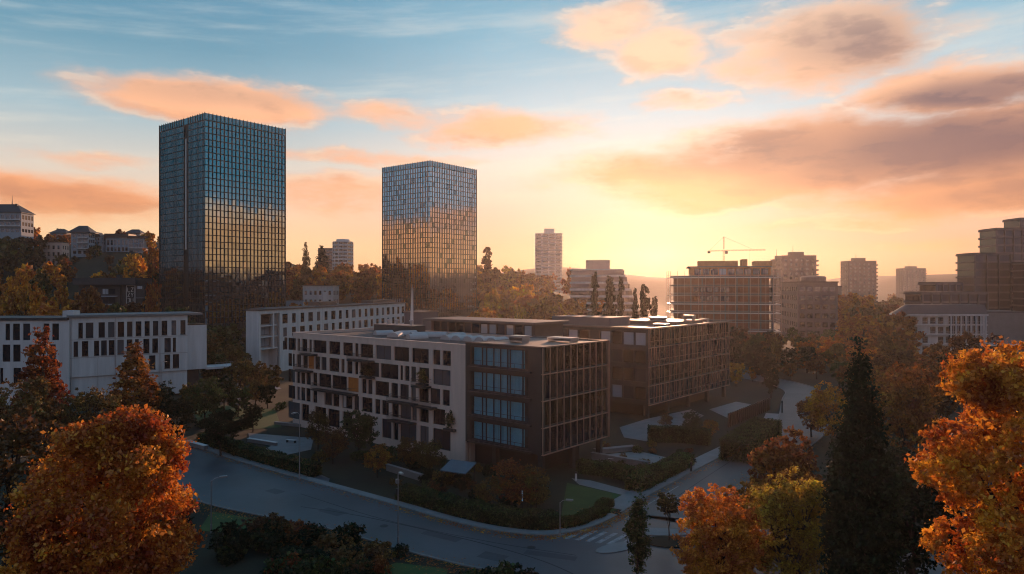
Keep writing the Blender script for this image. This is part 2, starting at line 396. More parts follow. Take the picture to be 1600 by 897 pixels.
side_r = mix(smooth(AZ, 91, 83)*0.55*smooth(EL, 4.5, 6.5), side_r, (0.42, 0.60, 0.70))
side = mix(smooth(AZ, -50, 20)*smooth(AZ, 128, 108), side_l, side_r)
behind = ramp(EL40, [(0.0, (0.16, 0.15, 0.19)), (0.10, (0.30, 0.27, 0.32)), (0.25, (0.52, 0.42, 0.44)), (0.5, (0.36, 0.38, 0.48)), (1.0, (0.09, 0.22, 0.38))])
side = mix(smooth(absA, 112, 132), side, behind)
wob = noise(vec(AZ*0.05, EL*0.16, 3.7), 1.0, 4)
t_left = smooth(AZ+(wob-0.5)*14, 2, -24)
base = mix(t_left, ahead, left)
base = mix(smooth(absA, 45, 74), base, side)
# thin cirrus
cir = noise(vec(AZ*0.045+EL*0.05, EL*0.42-AZ*0.035, 1.3), 1.0, 7, 0.6)
cirm = smooth(cir, 0.47, 0.75)*smooth(EL, 4, 11)*smooth(absA, 70, 40)
base = mix(cirm*0.52, base, ramp(EL40, [(0.1, (0.98, 0.72, 0.42)), (0.3, (0.86, 0.78, 0.66)), (0.6, (0.42, 0.55, 0.62))]))
# clouds
warp1 = noise(vec(AZ*0.11, EL*0.22, 0.0), 1.0, 5, 0.6); warp2 = noise(vec(AZ*0.11, EL*0.22, 7.0), 1.0, 5, 0.6)
CA = AZ+(warp1-0.5)*9.0; CE = EL+(warp2-0.5)*3.2
cvec = vec(CA, CE, 0.0)
sw1 = noise(vec(AZ*0.09, EL*0.20, 12.0), 1.0, 1.5, 0.5); sw2 = noise(vec(AZ*0.09, EL*0.20, 17.0), 1.0, 1.5, 0.5)
svec = vec(AZ+(sw1-0.5)*8.0, EL+(sw2-0.5)*3.0, 0.0)
def blob(px, py, rx, ry, w=1.0, raw=None, cv=None):
    a, e = raw or sky(px, py)
    ra = rx if raw else rx/F*DEG/(1+((px-CX)/F)**2); re = ry if raw else ry/F*DEG/math.hypot(1, (px-CX)/F)
    n = wt.nodes.new('ShaderNodeVectorMath'); n.operation = 'MULTIPLY_ADD'
    wt.links.new(cv or cvec, n.inputs[0]); n.inputs[1].default_value = (1/ra, 1/re, 0); n.inputs[2].default_value = (-a/ra, -e/re, 0)
    q = wt.nodes.new('ShaderNodeVectorMath'); q.operation = 'LENGTH'; wt.links.new(n.outputs[0], q.inputs[0])
    return smooth(S(q.outputs['Value']), 1.5, 0.1, 0.0, w)
def union(lst):
    r = lst[0]
    for b in lst[1:]: r = r.mx(b)
    return r
clouds = union([blob(*b) for b in [
    (340, 158, 230, 38, 1.2), (640, 182, 160, 24, 0.75), (780, 198, 170, 34, 0.85), (90, 312, 280, 42, 1.0), (520, 305, 170, 36, 0.75),
    (560, 245, 260, 16, 0.6), (120, 245, 180, 16, 0.5),
    (945, 40, 100, 46, 1.05), (1040, 78, 115, 54, 1.0), (1150, 105, 80, 26, 0.75), (1290, 70, 190, 76, 1.25), (1180, 60, 100, 36, 0.8), (1350, 20, 120, 40, 1.0),
    (1480, 138, 190, 46, 1.25), (1570, 110, 90, 24, 0.9), (1080, 162, 95, 20, 0.7), (1500, 45, 110, 30, 0.5), (980, 130, 30, 16, 0.5),
    (1340, 245, 420, 78, 1.25), (1530, 215, 240, 66, 1.3), (1080, 275, 260, 50, 1.0), (1500, 300, 340, 50, 1.15), (1180, 300, 300, 30, 0.9), (1300, 352, 260, 18, 0.55), (1500, 382, 200, 14, 0.5)]]
    + [blob(0, 0, 16, 2.6, 1.0, (92, 3.6)), blob(0, 0, 12, 1.5, 0.8, (84, 5.6)), blob(0, 0, 14, 2.3, 0.9, (-97, 3.2))])
dark = union([blob(*b, cv=svec) for b in [(1360, 58, 150, 66, 0.85), (1500, 150, 200, 34, 1.1), (1480, 228, 430, 66, 1.25), (1230, 238, 280, 42, 1.0), (1560, 300, 200, 40, 0.8), (330, 150, 190, 22, 0.35), (80, 310, 260, 26, 0.45)]])
fb = noise(vec(AZ*0.115, EL*0.36, 5.0), 1.0, 10, 0.61)
fb2 = noise(vec((AZ-1.2)*0.115, (EL-0.7)*0.36, 5.0), 1.0, 6, 0.56)
dens = smooth(clouds*0.95+(fb-0.5)*1.25, 0.12, 0.92)*smooth(clouds, 0.02, 0.22)
litc = ramp(EL40, [(0.05, (0.95, 0.42, 0.15)), (0.16, (0.92, 0.37, 0.16)), (0.28, (0.97, 0.44, 0.22)), (0.45, (1.0, 0.62, 0.41)), (0.6, (0.88, 0.62, 0.46))])
darkc = ramp(EL40, [(0.1, (0.50, 0.20, 0.11)), (0.22, (0.20, 0.10, 0.105)), (0.5, (0.15, 0.12, 0.145))])
shade = smooth(fb-fb2, -0.02, 0.13)
cc = mix((dark*0.80+shade*0.16).op('MINIMUM', 1.0), litc, darkc)
base = mix(dens*0.97, base, cc)
rim = (smooth(dens, 0.10, 0.42)-smooth(dens, 0.42, 0.85)).op('MAXIMUM', 0.0)*smooth(fb-fb2, 0.0, 0.07)*smooth(absA, 60, 45)
base = mix(rim*0.28, base, ramp(EL40, [(0.1, (1.0, 0.66, 0.36)), (0.4, (1.0, 0.80, 0.62))]))
# glow round the low sun
dp = wt.nodes.new('ShaderNodeVectorMath'); dp.operation = 'DOT_PRODUCT'; wt.links.new(tc.outputs['Generated'], dp.inputs[0])
ga, ge = R(11.2), R(1.9)
dp.inputs[1].default_value = (math.sin(ga)*math.cos(ge), math.cos(ga)*math.cos(ge), math.sin(ge))
ang = S(dp.outputs['Value']).op('MINIMUM', 0.99999).op('ARCCOSINE')*DEG
g1 = (ang*(-1/3.0)).op('EXPONENT'); g2 = (ang*(-1/10.0)).op('EXPONENT')
def scaled(f, c): return mix(f, (0, 0, 0), c)
base = mix(1.0, base, scaled(g1*0.24, (1.0, 0.66, 0.36)), 'ADD')
base = mix(1.0, base, scaled(g2*0.07, (1.0, 0.55, 0.30)), 'ADD')
base = mix(smooth(EL, 0.5, -3.0), base, (0.02, 0.017, 0.015))
# the physical sky under it
ns = wt.nodes.new('ShaderNodeTexSky'); ns.sky_type = 'NISHITA'; ns.sun_disc = False
ns.sun_elevation = R(SUN_EL); ns.sun_rotation = R(SUN_AZ); ns.air_density = 1.0; ns.dust_density = 1.5
bg1 = wt.nodes.new('ShaderNodeBackground'); wt.links.new(ns.outputs[0], bg1.inputs[0]); bg1.inputs[1].default_value = 0.003
bg2 = wt.nodes.new('ShaderNodeBackground'); wt.links.new(base, bg2.inputs[0]); bg2.inputs[1].default_value = 0.95
ad = wt.nodes.new('ShaderNodeAddShader'); wo = wt.nodes.new('ShaderNodeOutputWorld')
wt.links.new(bg1.outputs[0], ad.inputs[0]); wt.links.new(bg2.outputs[0], ad.inputs[1]); wt.links.new(ad.outputs[0], wo.inputs['Surface'])
try:
    world.cycles.sampling_method = 'MANUAL'; world.cycles.sample_map_resolution = 1024
except Exception: pass
cy = SC.cycles
cy.use_denoising = True
cy.filter_width = 1.1
try: cy.denoising_prefilter = 'ACCURATE'
except Exception: pass
try: cy.denoiser = 'OPENIMAGEDENOISE'
except Exception: pass
cy.max_bounces = 6; cy.diffuse_bounces = 2; cy.glossy_bounces = 3; cy.transmission_bounces = 3; cy.transparent_max_bounces = 8; cy.volume_bounces = 0
cy.sample_clamp_indirect = 3.0
cy.caustics_reflective = False; cy.caustics_refractive = False

hz = MB(); hz.box(-1250, -160, -1.5, 1250, 1760, 108)
m, nt, out = new_mat('haze_air')
pv = nt.nodes.new('ShaderNodeVolumePrincipled')
pv.inputs['Color'].default_value = (0.92, 0.88, 0.86, 1); pv.inputs['Density'].default_value = 0.000095; pv.inputs['Anisotropy'].default_value = 0.72
nt.links.new(pv.outputs[0], out.inputs['Volume'])
tag(hz.build('haze', m), kind='stuff')
# ------------------------------------------------------------------ terrain, roads, paving
b = MB()
gx = sorted(set(list(range(-1240, -400, 40))+list(range(-400, 400, 10))+list(range(400, 1241, 40))))
gy = sorted(set([-150, -60, 0, 40, 80, 120, 160]+list(range(170, 620, 10))+list(range(620, 1760, 30))+[1755]))
nx = len(gx)
b.v = [(x, y, terr(x, y)) for y in gy for x in gx]
b.f = [(j*nx+i, j*nx+i+1, (j+1)*nx+i+1, (j+1)*nx+i) for j in range(len(gy)-1) for i in range(nx-1)]
b.mi = [0]*len(b.f)
struct('ground', b, M['soil'])
def sheet(name, polys, z, mat, kind='structure', thick=None):
    q = MB()
    for p in polys:
        if thick: q.prism(p, z-thick, z)
        else: q.add([(x, y, z) for x, y in p], [tuple(range(len(p)))])
    o = q.build(name, M[mat]); return tag(o, kind=kind)
def ccw(p):
    a = sum(p[i-1][0]*p[i][1]-p[i][0]*p[i-1][1] for i in range(len(p)))
    return p if a > 0 else p[::-1]
def spline(P, n=8):
    out = []
    for i in range(len(P)-1):
        p0, p1, p2, p3 = P[max(i-1, 0)], P[i], P[i+1], P[min(i+2, len(P)-1)]
        for k in range(n):
            t = k/n
            out.append(tuple(0.5*((2*p1[j])+(-p0[j]+p2[j])*t+(2*p0[j]-5*p1[j]+4*p2[j]-p3[j])*t*t+(-p0[j]+3*p1[j]-3*p2[j]+p3[j])*t**3) for j in (0, 1)))
    return out+[P[-1]]
def offset(P, d):
    out = []
    for i, p in enumerate(P):
        a, c = P[max(i-1, 0)], P[min(i+1, len(P)-1)]
        dx, dy = c[0]-a[0], c[1]-a[1]; l = math.hypot(dx, dy) or 1
        out.append((p[0]-dy/l*d, p[1]+dx/l*d))
    return out
def ribbon(P, w, z, h=None):
    q = MB(); A, B = offset(P, w/2), offset(P, -w/2); n = len(P)
    if h is None:
        q.add([(x, y, z) for x, y in A]+[(x, y, z) for x, y in B], [(i, n+i, n+i+1, i+1) for i in range(n-1)])
    else:
        q.add([(x, y, z) for x, y in A]+[(x, y, z) for x, y in B]+[(x, y, z+h) for x, y in A]+[(x, y, z+h) for x, y in B],
              [(2*n+i, 3*n+i, 3*n+i+1, 2*n+i+1) for i in range(n-1)]+[(i, 2*n+i, 2*n+i+1, i+1) for i in range(n-1)]+[(n+i+1, 3*n+i+1, 3*n+i, n+i) for i in range(n-1)])
    return q
# the main road sweeping through the foreground
far_edge = [gp(170, 655), gp(285, 690), gp(360, 717), gp(470, 749), gp(620, 791), gp(700, 814), gp(780, 831), gp(860, 837), gp(925, 824), gp(965, 806)]
near_edge = [gp(60, 700), gp(200, 748), gp(320, 786), gp(400, 804), gp(500, 823), gp(560, 839), gp(640, 862), gp(720, 882), gp(800, 900), (8, 55), (28, 41)]
FE, NE = spline(far_edge), spline(near_edge)
street_left = [gp(965, 806), gp(1005, 780), gp(1080, 739), gp(1122, 717), gp(1160, 697), gp(1212, 664), (60, 157), (65.5, 170), (66, 184), (60, 202), (48, 222), (30, 246)]
SL = spline(street_left)
SR = offset(SL, -8.4)
main = ccw(FE[:-1]+[(20, 82), (34, 72), (52, 52), (40, 34)]+NE[::-1])
sheet('main_road', [main], 0.02, 'asphalt')
st = MB(); n = len(SL)
SR[0] = (26, 71); SR[1] = (25.6, 74)
st.add([(x, y, 0.024) for x, y in SL]+[(x, y, 0.024) for x, y in SR], [(i, n+i, n+i+1, i+1) for i in range(n-1)])
struct('side_street', st, M['asphalt2'])
struct('kerb', ribbon(offset(FE, 0.12), 0.22, 0.0, 0.14), M['kerb'])
struct('kerb', ribbon(offset(NE, -0.12), 0.20, 0.0, 0.13), M['kerb'])
struct('kerb', ribbon(offset(SL[2:], 0.12), 0.22, 0.0, 0.14), M['kerb'])
struct('kerb', ribbon(offset(SR[6:], -0.12), 0.22, 0.0, 0.13), M['kerb'])
struct('pavement', ribbon(offset(SL[3:44], 1.45), 2.4, 0.12), M['paving'])
struct('pavement', ribbon(offset(FE[8:], 0.75), 1.0, 0.118), M['paving'])
struct('tar_seam', ribbon(spline([gp(470, 792), gp(560, 806), gp(690, 834), gp(800, 862), gp(880, 890), (9, 56)]), 0.16, 0.0242), M['seam'])
struct('tar_seam', ribbon(spline([gp(470, 772), gp(600, 812), gp(760, 846), gp(900, 868)]), 0.12, 0.0242), M['seam'])
struct('tar_seam', ribbon(spline([gp(1060, 775), gp(1100, 748), gp(1140, 722)]), 0.12, 0.0282), M['seam'])
# worn crossing bars and a patch of arrows
def bars(cx, cy, az, n, w, l, gap, z, skew=0.0):
    q = MB(); a = R(90-az)
    for i in range(n):
        q.frame(cx, cy, z, a); x = (i-(n-1)/2)*gap
        q.add([(x-w/2+skew, l/2, 0), (x-w/2-skew, -l/2, 0), (x+w/2-skew, -l/2, 0), (x+w/2+skew, l/2, 0)], [(0, 1, 2, 3)])
    return q
cx_, cy_ = gp(932, 839); struct('crossing_marking', bars(cx_, cy_, 112, 7, 0.5, 3.4, 1.05, 0.0285, 0.5), M['mark'])
cx_, cy_ = gp(1075, 786); struct('crossing_marking', bars(cx_, cy_, 118, 6, 0.5, 3.2, 1.05, 0.0325, 0.3), M['mark'])
cx_, cy_ = gp(1076, 815); struct('lane_marking', bars(cx_, cy_, 40, 2, 0.45, 2.6, 0.9, 0.0325), M['mark'])
struct('lane_marking', ribbon([gp(975, 812), gp(1010, 790), gp(1060, 760)], 0.14, 0.0285), M['mark'])
# splitter islands at the junction
def disc(px, py, rx, ry, az, n=18, sq=1.0):
    x, y = gp(px, py); a = R(90-az)
    return [(x+rx*math.cos(t)*math.cos(a)-ry*math.sin(t)*math.sin(a), y+rx*math.cos(t)*math.sin(a)+ry*math.sin(t)*math.cos(a)) for t in [2*math.pi*i/n for i in range(n)]]
sheet('pale_island', [disc(966, 856, 2.6, 1.0, 60)], 0.10, 'paving', thick=0.1)
sheet('pale_island', [disc(1028, 832, 3.4, 1.1, 95)], 0.10, 'paving', thick=0.1)
sheet('tree_island', [disc(1046, 848, 2.4, 1.5, 95)], 0.14, 'soil', thick=0.14)
# gardens: lawns, terraces, forecourts
sheet('lawn', [ccw([gp(886, 755), gp(985, 777), gp(994, 784), gp(905, 822), gp(876, 812)])], 0.05, 'lawn')
sheet('garden_path', [ccw([gp(893, 748), gp(922, 751), gp(1000, 772), gp(1012, 779), gp(985, 777), gp(905, 758)])], 0.055, 'paving')
sheet('paved_court', [ccw([gp(388, 677), gp(452, 682), gp(490, 685), gp(486, 703), gp(440, 713), gp(412, 703), gp(424, 697), gp(390, 690)])], 0.05, 'paving')
sheet('garden_terrace', [ccw([gp(925, 712), gp(1000, 706), gp(1072, 722), gp(1020, 735), gp(925, 728)])], 0.06, 'paving')
sheet('forecourt', [ccw([gp(1108, 640), gp(1150, 628), gp(1196, 636), gp(1186, 648), gp(1140, 655)])], 0.05, 'paving')
sheet('forecourt', [ccw([gp(968, 668), gp(1010, 655), gp(1080, 640), gp(1100, 650), gp(1010, 690), gp(975, 684)])], 0.05, 'paving')
sheet('lawn', [ccw([gp(300, 630), gp(430, 640), gp(440, 668), gp(380, 672), gp(310, 668)])], 0.04, 'lawn')
sheet('driveway', [ccw([gp(478, 752), gp(502, 742), gp(515, 748), gp(512, 763)])], 0.0242, 'asphalt')
sheet('lawn', [ccw([gp(330, 800), gp(420, 815), gp(380, 835), gp(310, 830)])], 0.05, 'lawn')
sheet('lawn', [ccw([gp(620, 880), gp(700, 890), gp(690, 930), gp(560, 940), gp(560, 900)])], 0.05, 'lawn')
sheet('footpath', [ccw([gp(355, 622), gp(432, 604), gp(440, 607), gp(362, 628)])], 0.045, 'paving')

for px, py, w, d_, a_ in ((520, 800, 3.2, 1.5, 35), (690, 838, 4.5, 1.2, 33), (770, 870, 2.6, 1.6, 30), (430, 768, 2.4, 1.4, 38), (860, 868, 5.0, 1.1, 20)):
    x, y = gp(px, py); q = MB().frame(x, y, 0.0236, R(-a_)); q.add([(-w/2, -d_/2, 0), (w/2, -d_/2, 0), (w/2, d_/2, 0), (-w/2, d_/2, 0)], [(0, 1, 2, 3)])
    struct('asphalt_patch', q, M['patch'])
for px, py, lab in ((600, 822, 'round iron manhole cover in the main road left of the tall mast'), (830, 856, 'round iron manhole cover in the main road near the junction'), (1040, 775, 'round iron manhole cover in the side street by the crossing bars')):
    x, y = gp(px, py); t = thing('manhole_cover', lab, 'manhole cover', (x, y, 0.024), 90)
    q = MB(); q.lathe([(0.46, 0), (0.46, 0.012)], 20); q.build('rim', M['patch'], t); q = MB(); q.lathe([(0.38, 0.012), (0.38, 0.018)], 20); q.build('lid', M['blackmetal'], t)
# ------------------------------------------------------------------ the two buildings at the centre
GA = 130.0                                           # facade direction, left to right
ax, ay = math.sin(R(GA)), math.cos(R(GA))
C0 = (3.97, 91.6)                                     # near corner of the dark wing
TL = 57.0
ORG = (C0[0]-ax*TL, C0[1]-ay*TL)
XW = 43.2                                            # where cream meets dark
def fx(px, dz=0):                                     # photo column -> distance along the front facade
    k = (px-CX)/F
    return (k*ORG[1]-ORG[0])/(ax-k*ay)
def zx(z): return fx(430+z/3.9)
cream = thing('apartment_building', 'cream rendered apartment building with uneven dark windows and small hanging balconies', 'building', (ORG[0], ORG[1], 0), GA)
rows = [(13.55, 15.75), (10.62, 12.92), (7.72, 10.05), (4.75, 7.12), (1.2, 4.2)]
spec = [
 [(50, 65), (75, 125), (135, 150), (163, 195), (207, 222), (232, 312), (328, 395), (412, 472), (485, 507), (518, 596), (612, 706), (722, 815), (832, 935), (960, 1006), (1018, 1070)],
 [(75, 93), (102, 118), (130, 158), (168, 198), (240, 272), (280, 312), (328, 390), (402, 422), (437, 470), (485, 505), (518, 632), (640, 750), (760, 778), (787, 818), (828, 857), (875, 937), (960, 1068)],
 [(75, 90), (97, 120), (130, 150), (155, 182), (188, 216), (228, 256), (264, 340), (346, 436), (527, 556), (562, 592), (608, 693), (706, 747), (760, 813), (828, 857), (875, 935), (943, 1005), (1018, 1063)],
 [(75, 122), (132, 150), (155, 182), (187, 215), (228, 256), (300, 345), (350, 390), (406, 470), (480, 510), (527, 592), (608, 640), (648, 692), (712, 752), (762, 828), (832, 862), (878, 935), (960, 1035)],
 [(75, 150), (160, 205), (240, 310), (320, 392), (410, 470), (520, 590), (650, 708), (720, 750), (760, 860), (880, 935), (960, 1068)]]
ops = []
for r, sp_ in zip(rows, spec):
    for a_, b_ in sp_: ops.append((zx(a_), zx(b_), r[0], r[1]))
orange_cells = [(zx(202), zx(236), 10.62, 12.92), (zx(443), zx(508), 7.72, 10.05)]
DEP = 19.0
mb = MB(); mb.skin(XW, 0, 16.75, ops+orange_cells, 0.45); mb.box(0, 0.45, 0, 0.45, DEP, 16.75); mb.box(0.45, DEP-0.4, 0, XW, DEP, 16.75)
mb.box(0.45, 1.0, 0, XW-0.003, DEP-0.4, 16.2)
mb.build('wall', M['cream'], cream)
mb = MB(); mb.box(0.35, 0.45, 16.2, XW-0.05, DEP-0.4, 16.32); mb.build('roof', M['roofdark'], cream)
mb = MB(); mb.box(-0.06, -0.06, 16.75, XW, 0.5, 16.83); mb.box(-0.06, 0.5, 16.75, 0.5, DEP+0.05, 16.83); mb.box(0.5, DEP-0.45, 16.75, XW, DEP+0.05, 16.83)
mb.build('coping', M['cream'], cream)
for i, o in enumerate(ops):
    w, h = o[1]-o[0], o[3]-o[2]
    fr = link('window', win_mesh(w, h, 0, random.choices(('glass', 'glass_b', 'glass_c'), (0.6, 0.25, 0.15))[0], 1 if w > 1.6 else 0, 0), cream, (o[0], 0.22, o[2]))
    if w > 2.2 and random.random() < 0.35:
        q = MB(); cw = w*random.uniform(0.25, 0.45); x0 = o[0]+0.1 if random.random() < .5 else o[1]-0.1-cw
        q.box(x0, 0.255, o[2]+0.1, x0+cw, 0.265, o[3]-0.1); q.build('blind', M['glass_b'] if False else M['curtain2'], cream) if i % 4 == 0 else None
for o in orange_cells:
    q = MB(); q.box(o[0], 0.12, o[2], o[1], 0.25, o[3])
    for k in range(1, 4): q.box(o[0]+(o[1]-o[0])*k/4-0.02, 0.10, o[2], o[0]+(o[1]-o[0])*k/4+0.02, 0.118, o[3])
    q.build('shutter', M['orange_panel'], cream)
def balcony(xa, xb, z, d=1.35, rail=True):
    q = MB(); q.box(xa, -d, z-0.28, xb, 0.0, z)
    o = q.build('balcony', M['darkclad'], cream)
    if rail:
        q = MB(); q.box(xa, -d, z+0.98, xb, -d+0.05, z+1.04); q.box(xa, -d, z+0.1, xb, -d+0.03, z+0.16)
        k = int((xb-xa)/0.14)
        for i in range(k+1):
            x = xa+(xb-xa-0.02)*i/k; q.box(x, -d+0.008, z+0.16, x+0.02, -d+0.028, z+0.98)
        for x in (xa, xb-0.04): q.box(x, -d+0.05, z+0.99, x+0.04, 0, z+1.03); q.box(x, -d+0.05, z+0.5, x+0.04, 0, z+0.53)
        q.build('railing', M['blackmetal'], o)
for a_, b_, z in [(183, 258, 13.3), (475, 606, 13.2), (866, 952, 10.3), (256, 505, 7.45), (718, 872, 7.42), (872, 988, 7.3), (720, 862, 4.5), (150, 232, 10.3)]:
    balcony(zx(a_), zx(b_), z)
q = MB(); q.box(zx(766), 0.5, 4.8, zx(826), 0.54, 7.05); q.build('curtain', M['curtain2'], cream)
# the dark wing
dark = thing('office_building', 'dark bronze office with blue curtained bays on its front and a cantilevered finned side', 'building', (ORG[0], ORG[1], 0), GA)
WX, SD, Z0 = TL, 15.6, 3.15
ST = 3.48
def bay_ops():
    o = []
    for k in range(4): o.append((44.2, 54.6, Z0+ST*k+0.45, Z0+ST*k+3.05))
    return o
bo = bay_ops()
q = MB(); q.frame(0, 0, 0, 0); q.skin(WX, Z0, 17.1, bo, 0.5, XW+0.003); q.T = None
q.box(XW+0.003, 0.5, Z0, XW+0.4, SD, 17.1)
q.box(XW+0.4, SD-0.4, Z0, WX, SD, 17.1)
q.box(XW+0.4, 2.2, Z0, WX-0.9, SD-0.4, 16.9)
q.build('wall', M['darkclad'], dark)
q = MB(); q.box(XW+0.002, 0.52, 16.92, WX-0.45, SD-0.42, 17.05); q.build('roof', M['roofbrown'], dark)
q = MB(); q.box(XW-0.02, -0.10, 17.1, WX+0.16, 0.3, 17.26); q.box(WX-0.3, 0.3, 17.1, WX+0.16, SD+0.1, 17.26); q.box(XW-0.02, SD-0.3, 17.1, WX-0.3, SD+0.1, 17.26); q.build('coping', M['roofbrown'], dark)
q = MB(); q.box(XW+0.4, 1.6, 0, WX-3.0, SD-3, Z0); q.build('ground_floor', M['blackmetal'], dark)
for x, y in ((WX-0.9, 0.9), (WX-0.9, 7.8), (WX-0.9, SD-0.9), (XW+5, 0.8)):
    q = MB(); q.box(x-0.35, y-0.35, 0, x+0.35, y+0.35, Z0); q.build('column', M['darkclad'], dark)
for k in range(4):
    za = Z0+ST*k+0.45
    xs = [44.2, 46.25, 48.35, 49.6, 51.3, 53.5, 54.6]
    for xa, xb in zip(xs, xs[1:]):
        f = link('window', win_mesh(xb-xa-0.02, 2.6, 0, 'clear', 0, 0), dark, (xa+0.01, 0.2, za))
    q = MB(); m_ = 90; pts = []
    for i in range(m_+1):
        x = 44.3+9.2*i/m_; pts.append((x, 0.62+0.05*math.sin(i*1.35)+0.03*math.sin(i*0.47+k)))
    for i in range(m_):
        if i in (22, 23, 44, 60, 61): continue
        (xa, ya), (xb, yb) = pts[i], pts[i+1]
        q.add([(xa, ya, za+0.05), (xb, yb, za+0.05), (xb, yb, za+2.55), (xa, ya, za+2.55), (xa, ya+.02, za+0.05), (xb, yb+.02, za+0.05), (xb, yb+.02, za+2.55), (xa, ya+.02, za+2.55)],
              [(0, 1, 2, 3), (5, 4, 7, 6), (4, 0, 3, 7), (1, 5, 6, 2)])
    q.build('curtain', M['curtain'], dark)
    q = MB(); q.box(43.9, -0.45, za-0.42, 55.2, -0.002, za-0.16)
    bal = q.build('balcony', M['darkclad'], dark)
    q = MB(); q.box(43.95, -0.43, za+0.74, 55.1, -0.39, za+0.79)
    for i in range(10): x = 43.95+11.1*i/9; q.box(x, -0.425, za-0.16, x+0.035, -0.395, za+0.74)
    q.build('railing', M['blackmetal'], bal)
def fin_face(root, f, ln, z0, st, n, k, depth=0.5, glass='glass_brown', pairs=False, edge=True):
    for j in range(k):
        za, zb = z0+st*j, z0+st*(j+1)
        q = MB().frame(*f); q.box(0, 0.16, za+0.34, ln, 0.22, zb-0.02); q.build('window', M[glass] if j % 2 else M['glass'], root)
        q = MB().frame(*f); q.box(-0.06, -0.16, za, ln+0.06, 0.16, za+0.11); q.build('floor_edge', M['fin'], root)
        q = MB().frame(*f); q.box(0, 0.06, za+0.11, ln, 0.155, za+0.34); q.build('spandrel', M['darkclad'], root)
        q = MB().frame(*f)
        for i in range(n+1):
            x = ln*i/n
            w = 0.045
            b_ = MB().frame(*f); b_.box(x-w, -0.08, za+0.11, x+w, 0.055, zb-0.001); b_.build('fin', M['fin'], root)
            if pairs and i < n and (i*7+j*3) % 4: x += ln/n*(0.34+0.1*((i*5+j) % 3)); q.box(x-w*.7, 0.02, za+0.34, x+w*.7, 0.155, zb-0.001)
        if pairs:
            q.box(0.05, 0.03, za+1.25, ln-0.05, 0.075, za+1.31); q.build('fin_screen', M['fin'], root)
fin_face(dark, RIGHT(WX), SD, Z0, ST, 10, 4)
q = MB(); q.box(WX-0.34, SD+0.10, Z0, WX+0.25, SD+0.22, 17.1); q.build('end_fin', M['fin'], dark)

# rooftop clutter on the cream building
def on(root_az, org, x, y, z):
    s, c = math.sin(R(root_az)), math.cos(R(root_az))
    return (org[0]+x*s-y*c, org[1]+x*c+y*s, z)
q = MB(); n = 9
pr = [(1.0*math.cos(math.pi*i/n), 0.75*math.sin(math.pi*i/n)) for i in range(n+1)]
q.v = [(x, y0, z+0.25) for y0 in (-1.6, 1.6) for x, z in pr]; m1 = n+1
q.f = [(i+1, i, m1+i, m1+i+1) for i in range(n)]+[tuple(range(m1)), tuple(range(2*m1-1, m1-1, -1))]; q.mi = [0]*len(q.f)
dome_me = q.mesh('dome', [M['dome']])
q = MB(); q.box(-1.1, -1.7, 0, 1.1, 1.7, 0.25); kerb_me = q.mesh('upstand', [M['grey']])
sky_spots = [(14.5, 9), (18.0, 11.5), (19.5, 7.5), (22.8, 10), (25.2, 12), (26.0, 6.5), (31.5, 9), (34.0, 9), (36.5, 9), (39.0, 9), (41.3, 9.2), (29.0, 12.6)]
for i, (x, y) in enumerate(sky_spots):
    t = thing('skylight', 'white arched rooflight, one of a dozen on the flat roof of the cream apartment building', 'rooflight', on(GA, ORG, x, y, 16.32), GA+(0 if i > 5 else random.choice((-30, 20, 60))), 'rooflights on the cream building')
    link('upstand', kerb_me, t); link('dome', dome_me, t)
t = thing('plant_housing', 'long low dark plant housing at the back of the cream building roof', 'roof plant', on(GA, ORG, 5, 14.5, 16.32), GA)
q = MB(); q.box(0, 0, 0, 11, 3.2, 1.5); q.build('casing', M['roofdark'], t)
q = MB(); q.box(-0.1, -0.1, 1.5, 11.1, 3.3, 1.6); q.build('lid', M['grey'], t)
for x in (2.5, 5, 9):
    q = MB(); q.lathe([(0.28, 1.6), (0.28, 2.3), (0.4, 2.32), (0.4, 2.5), (0.05, 2.6)], 12, x, 1.5); q.build('vent', M['metal'], t)
def vent_unit(x, y, z, az, w, d, h, label, org=ORG, raz=GA, mat='metal'):
    t = thing('ventilation_unit', label, 'roof plant', on(raz, org, x, y, z), az)
    q = MB(); q.box(0, 0, 0.2, w, d, h); q.box(0.1, 0.1, 0, 0.3, d-0.1, 0.2); q.box(w-0.3, 0.1, 0, w-0.1, d-0.1, 0.2); q.build('casing', M[mat], t)
    q = MB()
    for i in range(6): q.box(0.15, -0.04, 0.35+(h-0.6)*i/6, w-0.15, -0.002, 0.40+(h-0.6)*i/6)
    q.build('louvre', M['blackmetal'], t)
vent_unit(47, 5, 17.05, GA, 2.6, 1.6, 1.0, 'low grey ventilation box on the roof of the dark bronze office building nearest its front')
vent_unit(50.5, 9.5, 17.05, GA, 4.2, 2.0, 0.7, 'flat wide ventilation box near the back of the bronze office roof beside the finned side')
# glazed link behind the dark wing
lk = thing('link_pavilion', 'low glazed penthouse pavilion with an overhanging dark roof behind the cream apartment building', 'building', on(GA, ORG, 14.6, 20.5, 0), GA)
ops = [(0.6+i*2.0, 2.3+i*2.0, 16.7, 18.5) for i in range(12)]
q = MB(); q.skin(25, 0, 18.7, ops, 0.3); q.box(0, 0.3, 0, 25, 8, 16.5); q.box(0, 7.7, 16.5, 25, 8, 18.7); q.box(0, 0.3, 16.5, 0.3, 7.7, 18.7); q.box(24.7, 0.3, 16.5, 25, 7.7, 18.7)
q.build('wall', M['brown'], lk)
windows(lk, FRONT(), ops, 0.12, pick=lambda i, o: ['glass', 'glass_b', 'glass', 'glass', 'glass_b', 'glass', 'pale_pane', 'pale_pane', 'glass_b', 'pale_pane', 'glass', 'pale_pane'][i])
q = MB(); q.box(-1.0, -1.2, 18.7, 26.0, 8.5, 19.1); q.build('roof', M['roofbrown'], lk)
